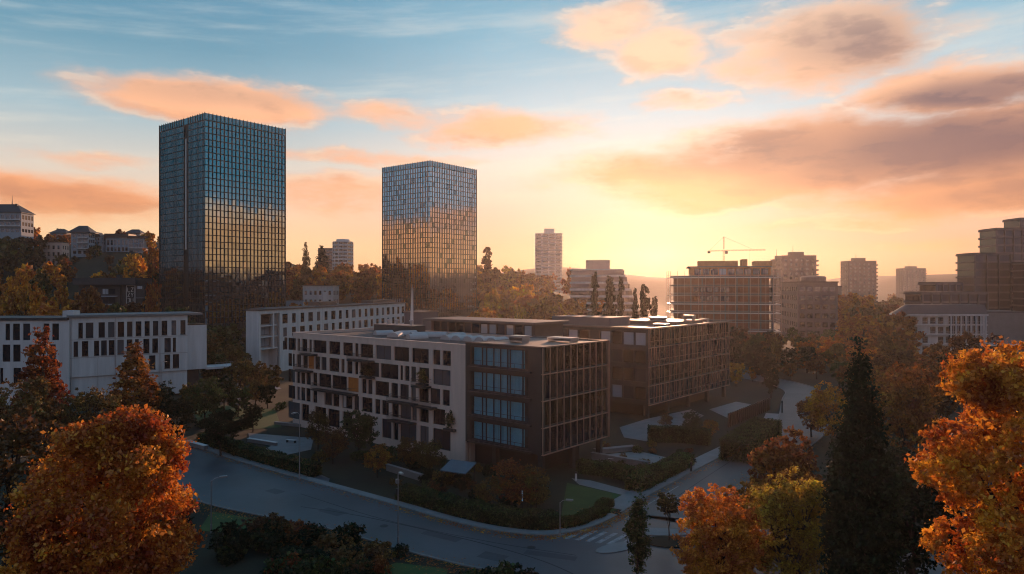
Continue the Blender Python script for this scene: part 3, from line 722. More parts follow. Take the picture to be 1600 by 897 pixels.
# ------------------------------------------------------------------ the second bronze building
BA = 130.0
B0 = (25.8, 133.5); BL, BS = 30.0, 37.0
BO = (B0[0]-math.sin(R(BA))*BL, B0[1]-math.cos(R(BA))*BL)
back = thing('bronze_office_building', 'long dark bronze office with close vertical fins along the side street, cypresses behind its roof', 'building', (BO[0], BO[1], 0), BA)
ops = []
for k in range(4):
    z = 3.0+3.45*k
    for i in range(11): ops.append((1.0+i*2.6, 3.3+i*2.6, z+0.5, z+3.0))
q = MB(); q.skin(BL, 2.6, 17.0, ops, 0.4); q.box(0, 0.4, 2.6, 0.4, BS, 17.0); q.box(0.4, BS-0.4, 2.6, BL, BS, 17.0); q.box(0.4, 0.8, 2.6, BL-0.8, BS-0.4, 16.7)
q.build('wall', M['darkclad'], back)
windows(back, FRONT(), ops, 0.15, pick=lambda i, o: 'pale_pane' if (i % 11) in (2, 4, 7, 9, 10) and i >= 33 or i in (8,) else ('glass_brown' if i % 3 else 'glass_b'))
fin_face(back, RIGHT(BL), BS, 2.6, 3.6, 18, 4, pairs=True)
q = MB(); q.box(0.4, 0.4, 16.72, BL-0.3, BS-0.45, 16.85); q.build('roof', M['roofbrown'], back)
q = MB(); q.box(-0.3, -0.5, 17.0, BL+0.5, 0.3, 17.3); q.box(BL-0.3, 0.3, 17.0, BL+0.5, BS+0.3, 17.3); q.box(-0.3, 0.3, 17.0, 0.3, BS+0.3, 17.3); q.build('coping', M['roofbrown'], back)
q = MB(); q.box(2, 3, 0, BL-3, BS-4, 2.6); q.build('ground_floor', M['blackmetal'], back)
for y in (0.8, 9, 18, 27, 36):
    q = MB(); q.box(BL-1.2, y-0.35, 0, BL-0.5, y+0.35, 2.6); q.build('column', M['darkclad'], back)
q = MB(); q.box(2, 7, 16.85, 17, 15, 18.6); q.build('roof_plant', M['mauve'], back)
q = MB(); q.box(12, 17, 16.85, 27, 30, 17.7); q.build('roof_plant', M['roofbrown'], back)
def sat_dish(x, y, z, r, label):
    t = thing('roof_duct', label, 'roof plant', on(BA, BO, x, y, z), BA)
    q = MB(); q.lathe([(r, 0.3), (r*1.02, 0.5), (r*0.9, 0.7), (r*0.3, 0.8)], 20); q.build('cowl', M['metal'], t)
    q = MB(); q.lathe([(r*0.8, 0), (r*0.8, 0.3)], 16); q.build('collar', M['grey'], t)
sat_dish(20, 22, 17.7, 2.2, 'wide round metal cowl on the raised plant of the finned bronze office')
vent_unit(24, 26, 17.7, BA, 2.4, 1.4, 1.1, 'small box vent on the far raised plant of the finned bronze office', BO, BA)
vent_unit(26, 9, 16.85, BA, 3.0, 1.2, 0.8, 'box vent close to the finned edge of the long bronze office roof', BO, BA)
vent_unit(24.5, 33, 16.85, BA, 2.0, 1.2, 1.0, 'box vent at the street end of the long bronze office roof', BO, BA)

# ------------------------------------------------------------------ the two glass towers
def tower(name, label, corner, az, wl, wr, ztop, z0, cl, cr, pitch, slot, bronze):
    dx, dy = math.sin(R(az)), math.cos(R(az))
    org = (corner[0]-dx*wl, corner[1]-dy*wl)
    t = thing(name, label, 'skyscraper', (org[0], org[1], 0), az)
    zc = ztop-3.4                                        # under the open crown of fins
    q = MB(); q.box(0.5, 0.5, z0, wl-0.5, wr-0.5, zc-0.4); q.build('core', M['blackmetal'], t)
    q = MB(); q.box(1.2, 1.2, zc-0.4, wl-1.2, wr-1.2, zc+1.2); q.box(wl*.3, wr*.3, zc+1.2, wl*.7, wr*.7, zc+3.0); q.build('roof', M['slate'], t)
    nr = int((zc-z0)/pitch); cells = []
    faces = [('front', FRONT(), wl, cl), ('right', RIGHT(wl), wr, cr)]
    for key, f, ln, n in faces:
        p = ln/n
        for r_ in range(nr):
            for i in range(n):
                if key == 'front' and slot and slot[0] <= i < slot[1] and zc-pitch*(r_+1) > slot[2] - 1e9: continue
                cells.append((key, f, i*p, p, zc-pitch*(r_+1)))
    def pane(b, c, g):
        key, f, x, p, z = c
        b.frame(*f)
        tx, tz = random.gauss(0, 0.0022), random.gauss(0, 0.0013)
        y = 0.22
        x0, x1, za, zb = x+0.09, x+p-0.09, z+0.17, z+pitch-0.17
        pts = [(x0, y-tx*(x1-x0)-tz, za), (x1, y+tx*(x1-x0)-tz, za), (x1, y+tx*(x1-x0)+tz*3, zb), (x0, y-tx*(x1-x0)+tz*3, zb)]
        pts += [(a, b_+0.05, c_) for a, b_, c_ in pts]
        b.add(pts, [(0, 1, 2, 3), (5, 4, 7, 6), (4, 0, 3, 7), (1, 5, 6, 2), (3, 2, 6, 7), (4, 5, 1, 0)], g); b.T = None
    mats = [M['tower_bronze'] if bronze else M['tower'], M['tower_b'], M['tower_c']]
    right = [c for c in cells if c[0] == 'right']
    big = set(id(c) for c in right[4*cr:4*cr+100])
    rest = MB(); rest_f = MB()
    for c in cells:
        g = random.choices((0, 1, 2), (0.89, 0.08, 0.03))[0]
        if id(c) in big:
            b_ = MB(); pane(b_, c, g); b_.build('window', mats, t)
        else: pane(rest, c, g)
    o = rest.build('glazing', mats, t); tag(o, kind='stuff')
    for key, f, ln, n in faces:
        q = MB().frame(*f)
        for r_ in range(nr+1):
            z = zc-pitch*r_
            if key == 'front' and slot:
                p = ln/n
                q.box(0, 0.0, z-0.17, slot[0]*p, 0.5, z+0.17); q.box(slot[1]*p, 0.0, z-0.16, ln, 0.5, z+0.16)
            else: q.box(0, 0.0, z-0.17, ln, 0.5, z+0.17)
        q.build('transom_grid', M['blackmetal'], t)
        q = MB().frame(*f); p = ln/n
        for i in range(n+1):
            if key == 'front' and slot and slot[0] < i < slot[1]: continue
            q.box(i*p-0.12, -0.16, z0, i*p+0.12, -0.002, ztop)
        q.build('mullion_grid', M['darkclad'], t)
        q = MB().frame(*f)
        for i in range(n*2):
            x = (i+.5)*p/2; q.box(x-p*0.235, 0.06, zc+0.25, x+p*0.235, 0.12, ztop-0.35)
        q.build('crown_screen', mats[1], t)
    q = MB()
    q.box(0, 0.0, z0, 0.35, wr, zc); q.box(0.35, wr-0.35, z0, wl, wr, zc); q.build('rear_wall', M['darkclad'], t)
    q = MB().frame(*LEFT(0, wr)); p = wr/cr
    for i in range(cr+1): q.box(i*p-0.13, -0.12, zc, i*p+0.13, 0.0, ztop-0.3)
    q.T = None
    for i in range(cl+1): q.box(i*wl/cl-0.13, wr, zc, i*wl/cl+0.13, wr+0.12, ztop-0.3)
    q.build('rear_crown', M['darkclad'], t)
    if slot:
        p = wl/cl; xa, xb = slot[0]*p, slot[1]*p
        q = MB(); q.box(xa+0.3, 0.9, z0, xb-0.3, 1.2, zc-5); q.build('slot_back', M['slate'], t)
        q = MB(); q.box(xa+1.0, 0.25, slot[2], xa+1.9, 0.9, zc-6); q.build('lift_strip', M['whitemetal'], t)
    return t
tower('glass_tower', 'taller of the two glass towers, with a bright vertical slot in its left face', (-134.4, 310), 128, 41.3, 40.7, 101.6, -2, 20, 22, 2.8, (11, 13, 42), False)
tower('glass_tower', 'shorter of the two glass towers, nearer the sunset, with a fringe of roof fins', (-45.1, 390), 128, 39, 39.2, 95.0, -2, 20, 20, 2.8, None, True)
# ------------------------------------------------------------------ white buildings left and middle
def line_frame(p0, p1):
    return math.degrees(math.atan2(p1[0]-p0[0], p1[1]-p0[1])), math.hypot(p1[0]-p0[0], p1[1]-p0[1])
# left block, in two wings meeting at photo column 108
pa = at(108, 494, 150); pb = at(293, 490, 164); az, ln = line_frame(pa, pb)
wl = thing('office_block', 'long white office block with tall narrow windows and a canopy at its right end', 'building', (pa[0], pa[1], 0), az)
def cols(px0, pxs, p0, az):
    s, c = math.sin(R(az)), math.cos(R(az)); out = []
    for px in pxs:
        k = (px-CX)/F; out.append((k*p0[1]-p0[0])/(s-k*c))
    return out
def pairs(lst, p0, az): 
    v = cols(0, [x for ab in lst for x in ab], p0, az); return list(zip(v[::2], v[1::2]))
r1 = [(122.5, 129.5), (134, 146), (154, 164), (169, 179), (184, 194), (198.5, 207), (212, 221), (226, 234), (239, 247.5), (252.5, 261.5), (268, 275.5), (282, 290)]
r2 = [(115, 122), (128, 138), (147, 155), (158, 167), (170, 179), (183.5, 193.5), (198, 207), (211, 217), (224, 233.5), (238, 247), (257, 267), (270, 275), (285.5, 293)]
r3 = [(200, 208), (215, 224), (233, 243), (257, 266), (270, 280), (287, 296.5)]
ops = []
for lst, za, zb in ((r1, 14.05, 17.35), (r2, 10.15, 13.4), (r3, 6.4, 9.6)):
    for a_, b_ in pairs(lst, pa, az):
        if b_ < ln-0.15: ops.append((a_, b_, za, zb))
q = MB(); q.skin(ln, 5.8, 18.5, ops, 0.4); q.box(0, 0.4, 0.5, ln, 13, 5.8); q.box(0, 0.9, 5.8, ln, 12.6, 18.2); q.box(0, 12.6, 5.8, ln, 13, 18.5); q.box(ln-0.4, 0.4, 5.8, ln, 12.6, 18.5)
q.build('wall', M['white'], wl)
windows(wl, FRONT(), ops, 0.16, pick=lambda i, o: ('glass', 'glass_b', 'glass', 'glass_c', 'glass', 'glass_b', 'glass')[i % 7], fw=0.06)
for x in (0.35, 8.6, 17.5):
    q = MB(); q.bar((x, -0.09, 0.6), (x, -0.09, 18.4), 0.06, n=6); q.build('downpipe', M['metal'], wl)
for z in (9.85, 13.72):
    q = MB(); q.box(0, -0.035, z, ln, -0.002, z+0.06); q.build('string_course', M['grey'], wl)
for o in ops:
    q = MB(); q.box(o[0]-0.08, -0.07, o[2]-0.07, o[1]+0.08, -0.002, o[2]-0.004); q.build('sill', M['grey'], wl)
q = MB(); q.box(-0.2, -0.5, 18.5, ln+3.2, 13.2, 18.95); q.build('roof', M['grey'], wl)
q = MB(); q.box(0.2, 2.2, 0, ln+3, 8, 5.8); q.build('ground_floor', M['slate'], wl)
xe = cols(0, [324], pa, az)[0]
q = MB(); q.box(ln+0.003, 0.6, 5.78, xe, 9, 16.1); e = q.build('end_block', M['white'], wl)
q = MB(); q.box(ln+0.2, 0.8, 16.1, xe-0.2, 8.8, 16.3); q.build('roof_garden', M['soil'], wl)
(xa, xb), = pairs([(303, 311)], pa, az)
e3 = [(ln+1.6, ln+3.1, 6.4, 9.6)]
q = MB(); q.box(xe+0.003, 1.0, 5.5, xe+8.5, 7, 6.0); q.build('canopy', M['white'], wl)
q = MB(); q.box(xe+7.4, 1.6, 0, xe+8.0, 2.2, 5.5); q.build('column', M['white'], wl)
q = MB(); q.box(xe+2, 1.1, 6.95, xe+8.3, 1.15, 7.0)
for i in range(8): x = xe+2+6.2*i/7; q.box(x, 1.11, 6.0, x+.05, 1.14, 6.95)
q.build('railing', M['metal'], wl)
pc = at(-170, 497, 147.5); pd = at(108, 497, 149.6); az2, ln2 = line_frame(pc, pd)
wl2 = thing('office_block', 'flat fronted white office wing cut off by the left edge, behind the red conical tree', 'building', (pc[0], pc[1], 0), az2)
ops = []
for lst, za, zb in (([(-90, -80), (-60, -50), (-25, -15), (8.5, 15.5), (20, 31), (36, 47), (68, 77), (81.5, 92)], 13.8, 17.3), ([(-60, -50), (-25, -12), (4, 16), (20.5, 32), (45, 56), (76, 87)], 9.3, 12.9), ([(-40, -20), (0, 5), (21, 33), (50, 62)], 4.6, 8.0)):
    for a_, b_ in pairs(lst, pc, az2): ops.append((a_, b_, za, zb))
q = MB(); q.skin(ln2-0.05, 0, 18.0, ops, 0.4); q.box(0, 0.9, 0, ln2-0.05, 12, 17.8); q.build('wall', M['white'], wl2)
windows(wl2, FRONT(), ops, 0.16, fw=0.06, pick=lambda i, o: 'glass_b' if i % 4 == 1 else 'glass')
q = MB(); q.box(-0.1, -0.35, 18.0, ln2-0.3, 12.2, 18.5); q.build('roof', M['slate'], wl2)
q = MB(); q.box(ln2-3, 3, 18.5, ln2-0.7, 5.5, 19.9); q.build('roof_hatch', M['white'], wl2)
# middle white block
pe = at(437, 482, 209); pf = at(633, 472, 295); az, ln = line_frame(pe, pf)
mw = thing('office_block', 'long white office block running back from the cream building towards the shorter glass tower', 'building', (pe[0], pe[1], 0), az)
ops = []
for za, zb in ((14.1, 17.0), (10.2, 12.9), (6.3, 9.0)):
    n = 19
    for i in range(n):
        c = ln*(i+0.6)/n; w = 2.3+0.5*math.sin(i*2.1+za)
        ops.append((c-w/2, c+w/2, za, zb))
q = MB(); q.skin(ln, 0, 18.3, ops, 0.4); q.box(0, 1.0, 0, ln, 10, 18.1); q.build('wall', M['white'], mw)
windows(mw, FRONT(), ops, 0.16, fw=0.09, pick=lambda i, o: ('glass', 'glass_b', 'glass', 'glass_c', 'glass')[i*7 % 5])
# glazed loggia and narrow white gable at the near end, in the same frame (x negative)
q = MB(); q.box(-9.9, 0, 0, -9.1, 4.3, 18.3); q.box(-9.1, 3.5, 0, -0.003, 4.3, 18.3); q.box(-9.1, 0, 17.3, -0.003, 3.5, 18.3)
q.box(-3.2, 0.05, 7.0, -2.6, 0.6, 17.3); q.build('gable', M['white'], mw)
for z in (7.6, 11.0, 14.2):
    w = link('window', win_mesh(8.6, 2.7, 0, 'pale_pane' if z < 13 else 'glass_b', 3, 0), mw, (-8.9, 3.3, z))
    q = MB(); q.box(-9.1, 0.3, z-0.5, -0.3, 3.28, z-0.2); q.build('gallery', M['white'], mw)
q = MB(); q.box(-0.3, -0.3, 18.3, ln+0.4, 10.4, 18.7); q.box(-10.2, -0.3, 18.303, -0.3, 4.6, 18.7); q.build('roof', M['roofdark'], mw)
q = MB(); q.box(30, 5, 18.7, 42, 9, 20.0); q.build('roof_plant', M['brown'], mw)
q = MB(); q.box(70, 5, 18.7, 90, 10, 19.8); q.build('roof_plant', M['brown'], mw)
p = at(655, 500, 190)
t = thing('stair_tower', 'plain brown block beside the white spike at the end of the long white office block', 'building', (p[0]-4, p[1], 0), 118)
q = MB(); q.box(0, 0, 0, 6, 7, 18.2); q.build('wall', M['mauve'], t)
q = MB(); q.box(-0.2, -0.2, 18.2, 6.2, 7.2, 18.5); q.build('roof', M['roofbrown'], t)
# the white spike
p = at(644, 500, 160)
t = thing('spire_mast', 'tall white tapering spike like a furled sail rising behind the cream building roof', 'mast', (p[0], p[1], 0), 90)
q = MB(); prof = []
for k in range(22):
    z = 25.6*k/21; w = 0.95*(1-k/21)**0.75+0.03; prof.append((z, w))
pts = []
for z, w in prof: pts += [(-w, 0, z), (0, -0.35*w-0.02, z), (w*0.55, 0, z), (0, 0.35*w+0.02, z)]
fc = []
for k in range(21): fc += [(4*k+i, 4*k+(i+1) % 4, 4*k+4+(i+1) % 4, 4*k+4+i) for i in range(4)]
q.add(pts, fc+[(84, 85, 86, 87)]); q.build('blade', M['whitemetal'], t)
q = MB(); q.bar((0.65, 0, 0), (0.2, 0, 24.5), 0.07, 0.04); q.build('spar', M['metal'], t)

# ------------------------------------------------------------------ houses on the wooded hill
def hip_roof(root, w, d, z, h, ov=0.6, ridge=0.5, mat='slate'):
    q = MB(); rx = w*ridge/2; cx, cyy = w/2, d/2
    q.add([(-ov, -ov, z), (w+ov, -ov, z), (w+ov, d+ov, z), (-ov, d+ov, z), (cx-rx, cyy, z+h), (cx+rx, cyy, z+h), (-ov, -ov, z-0.25), (w+ov, -ov, z-0.25), (w+ov, d+ov, z-0.25), (-ov, d+ov, z-0.25)],
          [(0, 1, 5, 4), (1, 2, 5), (2, 3, 4, 5), (3, 0, 4), (6, 9, 8, 7), (0, 6, 7, 1), (1, 7, 8, 2), (2, 8, 9, 3), (3, 9, 6, 0)])
    return q.build('roof', M[mat], root)
def placed(name, label, cat, px, pybase, Y, az, group=None):
    x, y, z = at(px, pybase, Y)
    return thing(name, label, cat, (x, y, z), az, group)
def balconies(root, w, zs, d=1.2, mat='whitemetal', x0=0.0):
    for z in zs:
        q = MB(); q.box(x0, -d, z-0.2, w, -0.002, z); s_ = q.build('balcony', M['grey'], root)
        q = MB(); q.box(x0, -d, z+0.95, w, -d+0.06, z+1.02); q.box(x0, -d+0.01, z+0.15, w, -d+0.05, z+0.62)
        q.build('railing', M[mat], s_)
HB = -14   # plinths reach down into the slope
t = placed('hill_apartments', 'pale apartment house with a dark tent roof and spike on the hilltop, left edge', 'building', -40, 365, 420, 88)
house(t, 27, 12, HB, 12.5, [(1, 3), (4.8, 7), (8.6, 11.2)], 9, 4, 'paleblue', ww=2.1, bars=1)
balconies(t, 27, (4.2, 8.0)); rf = hip_roof(t, 27, 12, 12.7, 5.5, 0.7, 0.55)
q = MB(); q.bar((18, 6, 17.5), (18, 6, 23.5), 0.35, 0.05); q.bar((18, 6, 16.8), (18, 6, 18.2), 0.9, 0.5); q.build('finial', M['slate'], rf)
q = MB(); q.box(21, 4, 14, 22.2, 5.2, 18.2); q.build('chimney', M['slate'], rf)
t = placed('hill_house', 'small pink square house with three rows of windows on the wooded hill', 'house', 63, 413, 420, 84)
house(t, 12, 9, HB, 13, [(1, 3), (5, 7.2), (9, 11.2)], 4, 3, 'pinkwall', ww=1.2)
q = MB(); q.box(-0.3, -0.3, 13, 12.3, 9.3, 13.4); q.build('roof', M['slate'], t)
t = placed('hill_house', 'pale blue house with a dark hipped roof and stacked white balconies on the hill', 'house', 111, 399, 452, 84)
house(t, 10.5, 9, HB, 14.5, [(1, 3), (4.6, 6.7), (8.2, 10.3), (11.6, 13.8)], 3, 3, 'paleblue', ww=2.0, bars=1)
balconies(t, 10.5, (4.1, 7.7, 11.1), x0=4); hip_roof(t, 10.5, 9, 14.7, 4.6, 1.6, 0.5)
t = placed('hill_house', 'tiny pale gabled house between the blue balconied house and the long white one', 'house', 145, 384, 465, 84)
house(t, 5, 7, HB, 6.0, [(1, 2.6), (3.6, 5.2)], 2, 2, 'paleblue', ww=1.0)
q = MB(); q.add([(-.3, -.3, 6), (5.3, -.3, 6), (2.5, -.3, 9), (-.3, 7.3, 6), (5.3, 7.3, 6), (2.5, 7.3, 9)], [(0, 1, 2), (4, 3, 5), (0, 2, 5, 3), (1, 4, 5, 2), (0, 3, 4, 1)]); q.build('roof', M['slate'], t)
t = placed('hill_house', 'long white hill house with a dark roof and balconied end beside the taller glass tower', 'house', 165, 404, 470, 86)
house(t, 15, 10, HB, 14, [(1, 3), (5, 7.5), (9, 12.4)], 6, 3, 'paleblue', ww=1.5)
q = MB(); q.box(-0.6, -0.8, 14, 15.0, 10.5, 16.5); q.build('roof', M['slate'], t)
q = MB(); q.box(15.003, -1.5, HB, 25, 10, 13.4); w_ = q.build('wing', M['paleblue'], t)
for z in (-1, 3, 7.2, 10.2):
    for x in (15.8, 19.0, 22.0): link('window', win_mesh(2.4, 2.3, 0, 'glass_far', 1), t, (x, -1.62, z))
balconies(t, 30, (2.6, 6.6), 2.8, x0=16)
q = MB(); q.box(14.6, -2.0, 13.4, 26, 10.5, 15.0); q.build('wing_roof', M['slate'], t)
for i, (px, w, lab) in enumerate([(78, 11, 'dark roofed house lost in trees above the small pink house'), (196, 10, 'small dark roofed house just under the tree line above the long white hill house')]):
    t = placed('hill_house', lab, 'house', px, 372, 505, 86)
    house(t, w, 9, HB, 3.4, [(0.6, 2.6)], 4, 2, 'paleblue', ww=1.4); hip_roof(t, w, 9, 3.6, 3.0, 0.8, 0.5)
t = placed('dark_villa', 'dark flat roofed villa with a white framed lettered panel among orange trees below the hill', 'house', 120, 477, 300, 90)
q = MB(); q.box(0, 1.2, -14, 28, 12, 8.6); q.box(17.2, 0.3, -14, 18.2, 1.2, 8.6); q.build('wall', M['slate'], t)
q = MB(); q.box(-1, -1.4, 8.6, 25.5, 12.6, 11.6); q.build('roof', M['slate'], t)
q = MB(); q.box(14, 5, 11.6, 15.6, 7, 13.0); q.build('chimney', M['slate'], t)
for z in (1.0, 4.6):
    for x in (10.2, 13.0): link('window', win_mesh(2.6, 2.4, 0, 'pale_pane' if z > 2 and x < 11 else 'glass_b', 1), t, (x, 1.08, z))
q = MB(); q.box(9.4, -0.6, 3.6, 17.1, 1.19, 4.0); q.box(9.4, -0.6, 0.1, 17.1, 1.19, 0.5); q.build('balcony', M['paleblue'], t)
q = MB(); fx0, fx1, fz0, fz1 = 20.6, 24.0, 0.4, 8.2
q.box(fx0, 0.9, fz0, fx1, 1.19, fz1); pn = q.build('panel', M['blackmetal'], t)
q = MB()
for a_ in ((fx0-.2, fz0-.2, fx0, fz1+.2), (fx1, fz0-.2, fx1+.2, fz1+.2), (fx0, fz0-.2, fx1, fz0), (fx0, fz1, fx1, fz1+.2)): q.box(a_[0], 0.85, a_[1], a_[2], 1.19, a_[3])
q.build('panel_frame', M['whitemetal'], pn)
q = MB()
def stroke(pts):
    for (xa, za), (xb, zb) in zip(pts, pts[1:]): q.bar((fx0+0.3+xa, 0.82, fz0+0.5+za), (fx0+0.3+xb, 0.82, fz0+0.5+zb), 0.11, 0.11, 4)
# hand-lettered characters turned on their side, stacked up the panel
stroke([(0.2, 6.6), (0.2, 4.9), (1.1, 4.9)]); stroke([(1.6, 6.6), (2.6, 6.6), (1.6, 4.9), (2.6, 4.9)]); stroke([(0.2, 4.3), (1.1, 4.3), (0.2, 2.7), (1.1, 2.7)])
stroke([(1.6, 4.3), (2.1, 3.5), (2.6, 4.3)]); stroke([(2.1, 3.5), (2.1, 2.7)]); stroke([(0.2, 2.0), (0.9, 2.0), (0.9, 0.4), (0.2, 0.4)]); stroke([(1.5, 2.0), (1.5, 0.4), (2.5, 0.4), (2.5, 2.0)])
q.build('lettering', M['whitemetal'], pn)
for z in (1, 4.2, 6.8):
    link('window', win_mesh(2.2, 1.4, 0, 'pale_pane', 2), t, (25.0, 1.08, z)) if z > 5 else None
q = MB(); q.box(24.3, -0.4, 3.0, 29, 1.19, 3.2); q.box(24.3, -0.4, 0.3, 29, 1.19, 0.5); q.build('terrace', M['paleblue'], t)
# small white house between the towers, grey block, round tower
t = placed('white_house', 'small two storey white house with square windows between the two glass towers', 'house', 473, 477, 420, 100)
house(t, 19, 9, -14, 11.3, [(1.2, 3.4), (6.2, 8.6)], 6, 3, 'white', ww=1.5)
q = MB(); q.box(-0.3, -0.3, 11.3, 19.3, 9.3, 11.9); q.build('roof', M['roofbrown'], t)
q = MB(); q.box(13, -0.6, 0.5, 15.5, -0.002, 8); q.build('porch', M['whitemetal'], t)
t = placed('shed', 'small pale blue flat shed between the taller glass tower and the small white house', 'shed', 447, 479, 400, 95)
q = MB(); q.box(0, 0, -12, 8, 5, 3.2); q.build('wall', M['paleblue'], t); q = MB(); q.box(-.2, -.2, 3.2, 8.2, 5.2, 3.5); q.build('roof', M['grey'], t)
def banded(root, poly, z0, n, st, wall, glass, inset=0.6, band=1.2, name='floor_band'):
    cx = sum(p[0] for p in poly)/len(poly); cyy = sum(p[1] for p in poly)/len(poly)
    def scl(k):
        out = []
        for i, p in enumerate(poly):
            dx, dy = p[0]-cx, p[1]-cyy; l = math.hypot(dx, dy); out.append((cx+dx*(l-k)/l, cyy+dy*(l-k)/l))
        return out
    q = MB(); q.prism(scl(inset), z0, z0+n*st-0.05); q.build('glazing', M[glass], root)
    q = MB(); q.prism(poly, 0, band); me = q.mesh(name, [M[wall]])
    for k in range(n): link(name, me, root, (0, 0, z0+k*st))
    q = MB(); q.prism(poly, 0, 0.8); link('roof', q.mesh('roof', [M[wall]]), root, (0, 0, z0+n*st-0.05))
def circle(r, n=24, sx=1.0): return [(r*sx*math.cos(2*math.pi*i/n), r*math.sin(2*math.pi*i/n)) for i in range(n)]
t = placed('round_tower', 'distant white round apartment tower with ribbed balconies between the glass towers', 'skyscraper', 536, 430, 640, 90)
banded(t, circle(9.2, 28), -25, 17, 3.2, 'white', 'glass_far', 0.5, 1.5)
q = MB()
for i in range(14):
    a = 2*math.pi*i/14; x, y = 9.15*math.cos(a), 9.15*math.sin(a); q.frame(x, y, 0, a); q.box(-0.3, -0.25, -25, 0.3, 0.25, 29.4)
q.T = None; q.build('rib_screen', M['white'], t)
q = MB(); q.lathe([(6, 29.5), (6, 32.0), (5, 32.4)], 20); q.build('crown', M['white'], t)
t = placed('grey_block', 'distant flat grey slab block just left of the white round tower', 'building', 497, 425, 680, 92)
house(t, 15, 12, -25, 23, [(z, z+1.8) for z in (2, 5.5, 9, 12.5, 16, 19.5)], 4, 3, 'mauve', ww=3.0)
# apartment tower and terraced offices in the glow
t = placed('apartment_tower', 'pale apartment tower with stacked balcony bands and a stepped top, hazy in the sunset glow', 'skyscraper', 836, 440, 700, 93)
W_ = 27.0
poly = [(0, 0), (2, -1.2), (25, -1.2), (27, 0), (27, 17), (0, 17)]
banded(t, poly, -20, 20, 3.35, 'white', 'glass_far', 0.7, 1.25)
for x in (0.6, 6.8, 13.5, 20.0, 25.6):
    q = MB(); q.box(x-0.5, -1.6, -20, x+0.5, -0.9, 47.2); q.build('pier', M['white'], t)
q = MB(); q.box(9, 3, 47.7, 19, 12, 52.5); q.build('roof_house', M['white'], t)
t = placed('terraced_offices', 'white terraced office building stepping down in bands towards the right, below the pale apartment tower', 'building', 890, 492, 440, 96)
for k in range(8):
    z = -6+4.2*k; w = 44-max(0, k-1)*1.6; d = 22-0.5*k
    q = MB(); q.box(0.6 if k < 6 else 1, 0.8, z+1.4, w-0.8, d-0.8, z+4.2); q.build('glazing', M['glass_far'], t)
    q = MB(); q.box(0, 0, z, w, d, z+1.4); q.build('floor_band', M['white'], t)
q = MB(); q.box(0, 0.3, 27.6, 33, 20, 28.4); q.build('roof', M['white'], t)
q = MB(); q.box(10, 5, 28.4, 25, 15, 34.2); q.build('roof_house', M['pinkwall'], t)

# ------------------------------------------------------------------ building under scaffold, crane
ps = at(1046, 500, 272); pc_ = at(1212, 500, 264); az, ln = line_frame(ps, pc_)
sb = thing('scaffolded_building', 'wide unfinished office building with open concrete floors wrapped in scaffolding', 'building', (ps[0], ps[1], 0), az)
DS = 34
poly = [(0.5, 6), (1.6, 3), (4, 1), (8, 0), (ln, 0), (ln, DS), (0.5, DS)]
for k in range(8):
    z = 2+3.35*k
    q = MB(); q.prism(poly, z, z+0.38); q.build('floor_slab', M['grey'], sb)
    q = MB(); q.prism([(2, 8), (4.5, 4), (8, 2.5), (ln-2, 2.2), (ln-2, DS-2), (2, DS-2)], z+0.38, z+3.35); q.build('floor_core', M['rust'], sb)
    for i in range(8):
        x = 8+(ln-9)*i/7; q = MB(); q.box(x-0.25, 0.5, z+0.38, x+0.25, 1.0, z+3.345); q.build('pillar', M['grey'], sb)
    for j in range(4):
        y = 4+(DS-6)*j/3; q = MB(); q.box(ln-1.0, y-.25, z+0.38, ln-0.5, y+.25, z+3.345); q.build('pillar', M['grey'], sb)
    if k in (5, 6):
        for i in range(12):
            link('window', win_mesh(2.1, 1.9, 0, 'lit' if (k == 6 and i == 10) else 'glass_far', 1), sb, (9+(ln-12)*i/11, 2.3, z+0.9))
q = MB(); q.prism(poly, 28.8, 29.3); q.build('roof_slab', M['grey'], sb)
q = MB(); q.box(8, 5, 29.3, ln-1, 24, 32.6); up = q.build('upper_floor', M['timber'], sb)
for i in range(9): link('window', win_mesh(2.6, 2.4, 0, 'glass_far' if i != 3 else 'pale_pane', 1), sb, (9.5+(ln-14)*i/8, 4.9, 29.7))
q = MB(); q.box(7, 4, 32.6, ln-0.4, 25, 33.0); q.build('upper_roof', M['grey'], sb)
for (x0, x1, h) in ((11, 26, 2.2), (27.5, 29.5, 2.8), (32, 38.6, 2.0)):
    q = MB(); q.box(x0, 8, 33, x1, 16, 33+h); q.build('formwork', M['timber'], sb)
t = thing('scaffolding', 'steel scaffolding of thin poles and decks standing round the unfinished office building', 'scaffold', (ps[0], ps[1], 0), az)
path = [(-0.9, 14), (-0.9, 6), (0.4, 2), (3, -0.6), (8, -1.7), (ln+1.7, -1.7), (ln+1.7, DS)]
def along(path, step):
    out = []; 
    for (xa, ya), (xb, yb) in zip(path, path[1:]):
        l = math.hypot(xb-xa, yb-ya); n = max(1, round(l/step)); out += [(xa+(xb-xa)*i/n, ya+(yb-ya)*i/n) for i in range(n)]
    return out+[path[-1]]
q = MB()
for x, y in along(path, 2.6): q.bar((x, y, 0), (x, y, 31.2), 0.09, n=4)
q.build('standards', M['fin'], t)
for k in range(9):
    z = 1.6+3.35*k
    for dz, r in ((0, 0.10), (1.05, 0.055)):
        q = MB()
        for (xa, ya), (xb, yb) in zip(path, path[1:]): q.bar((xa, ya, z+dz), (xb, yb, z+dz), r, n=4)
        q.build('ledger', M['metal'], t)
    if k in (1, 2, 4, 5, 8):
        q = MB()
        for (xa, ya), (xb, yb) in zip(path, path[1:]):
            l = math.hypot(xb-xa, yb-ya); nx_, ny_ = -(yb-ya)/l, (xb-xa)/l
            q.prism(ccw([(xa, ya), (xb, yb), (xb+nx_*1.1, yb+ny_*1.1), (xa+nx_*1.1, ya+ny_*1.1)]), z+0.11, z+0.30)
        q.build('deck', M['whitemetal'], t)
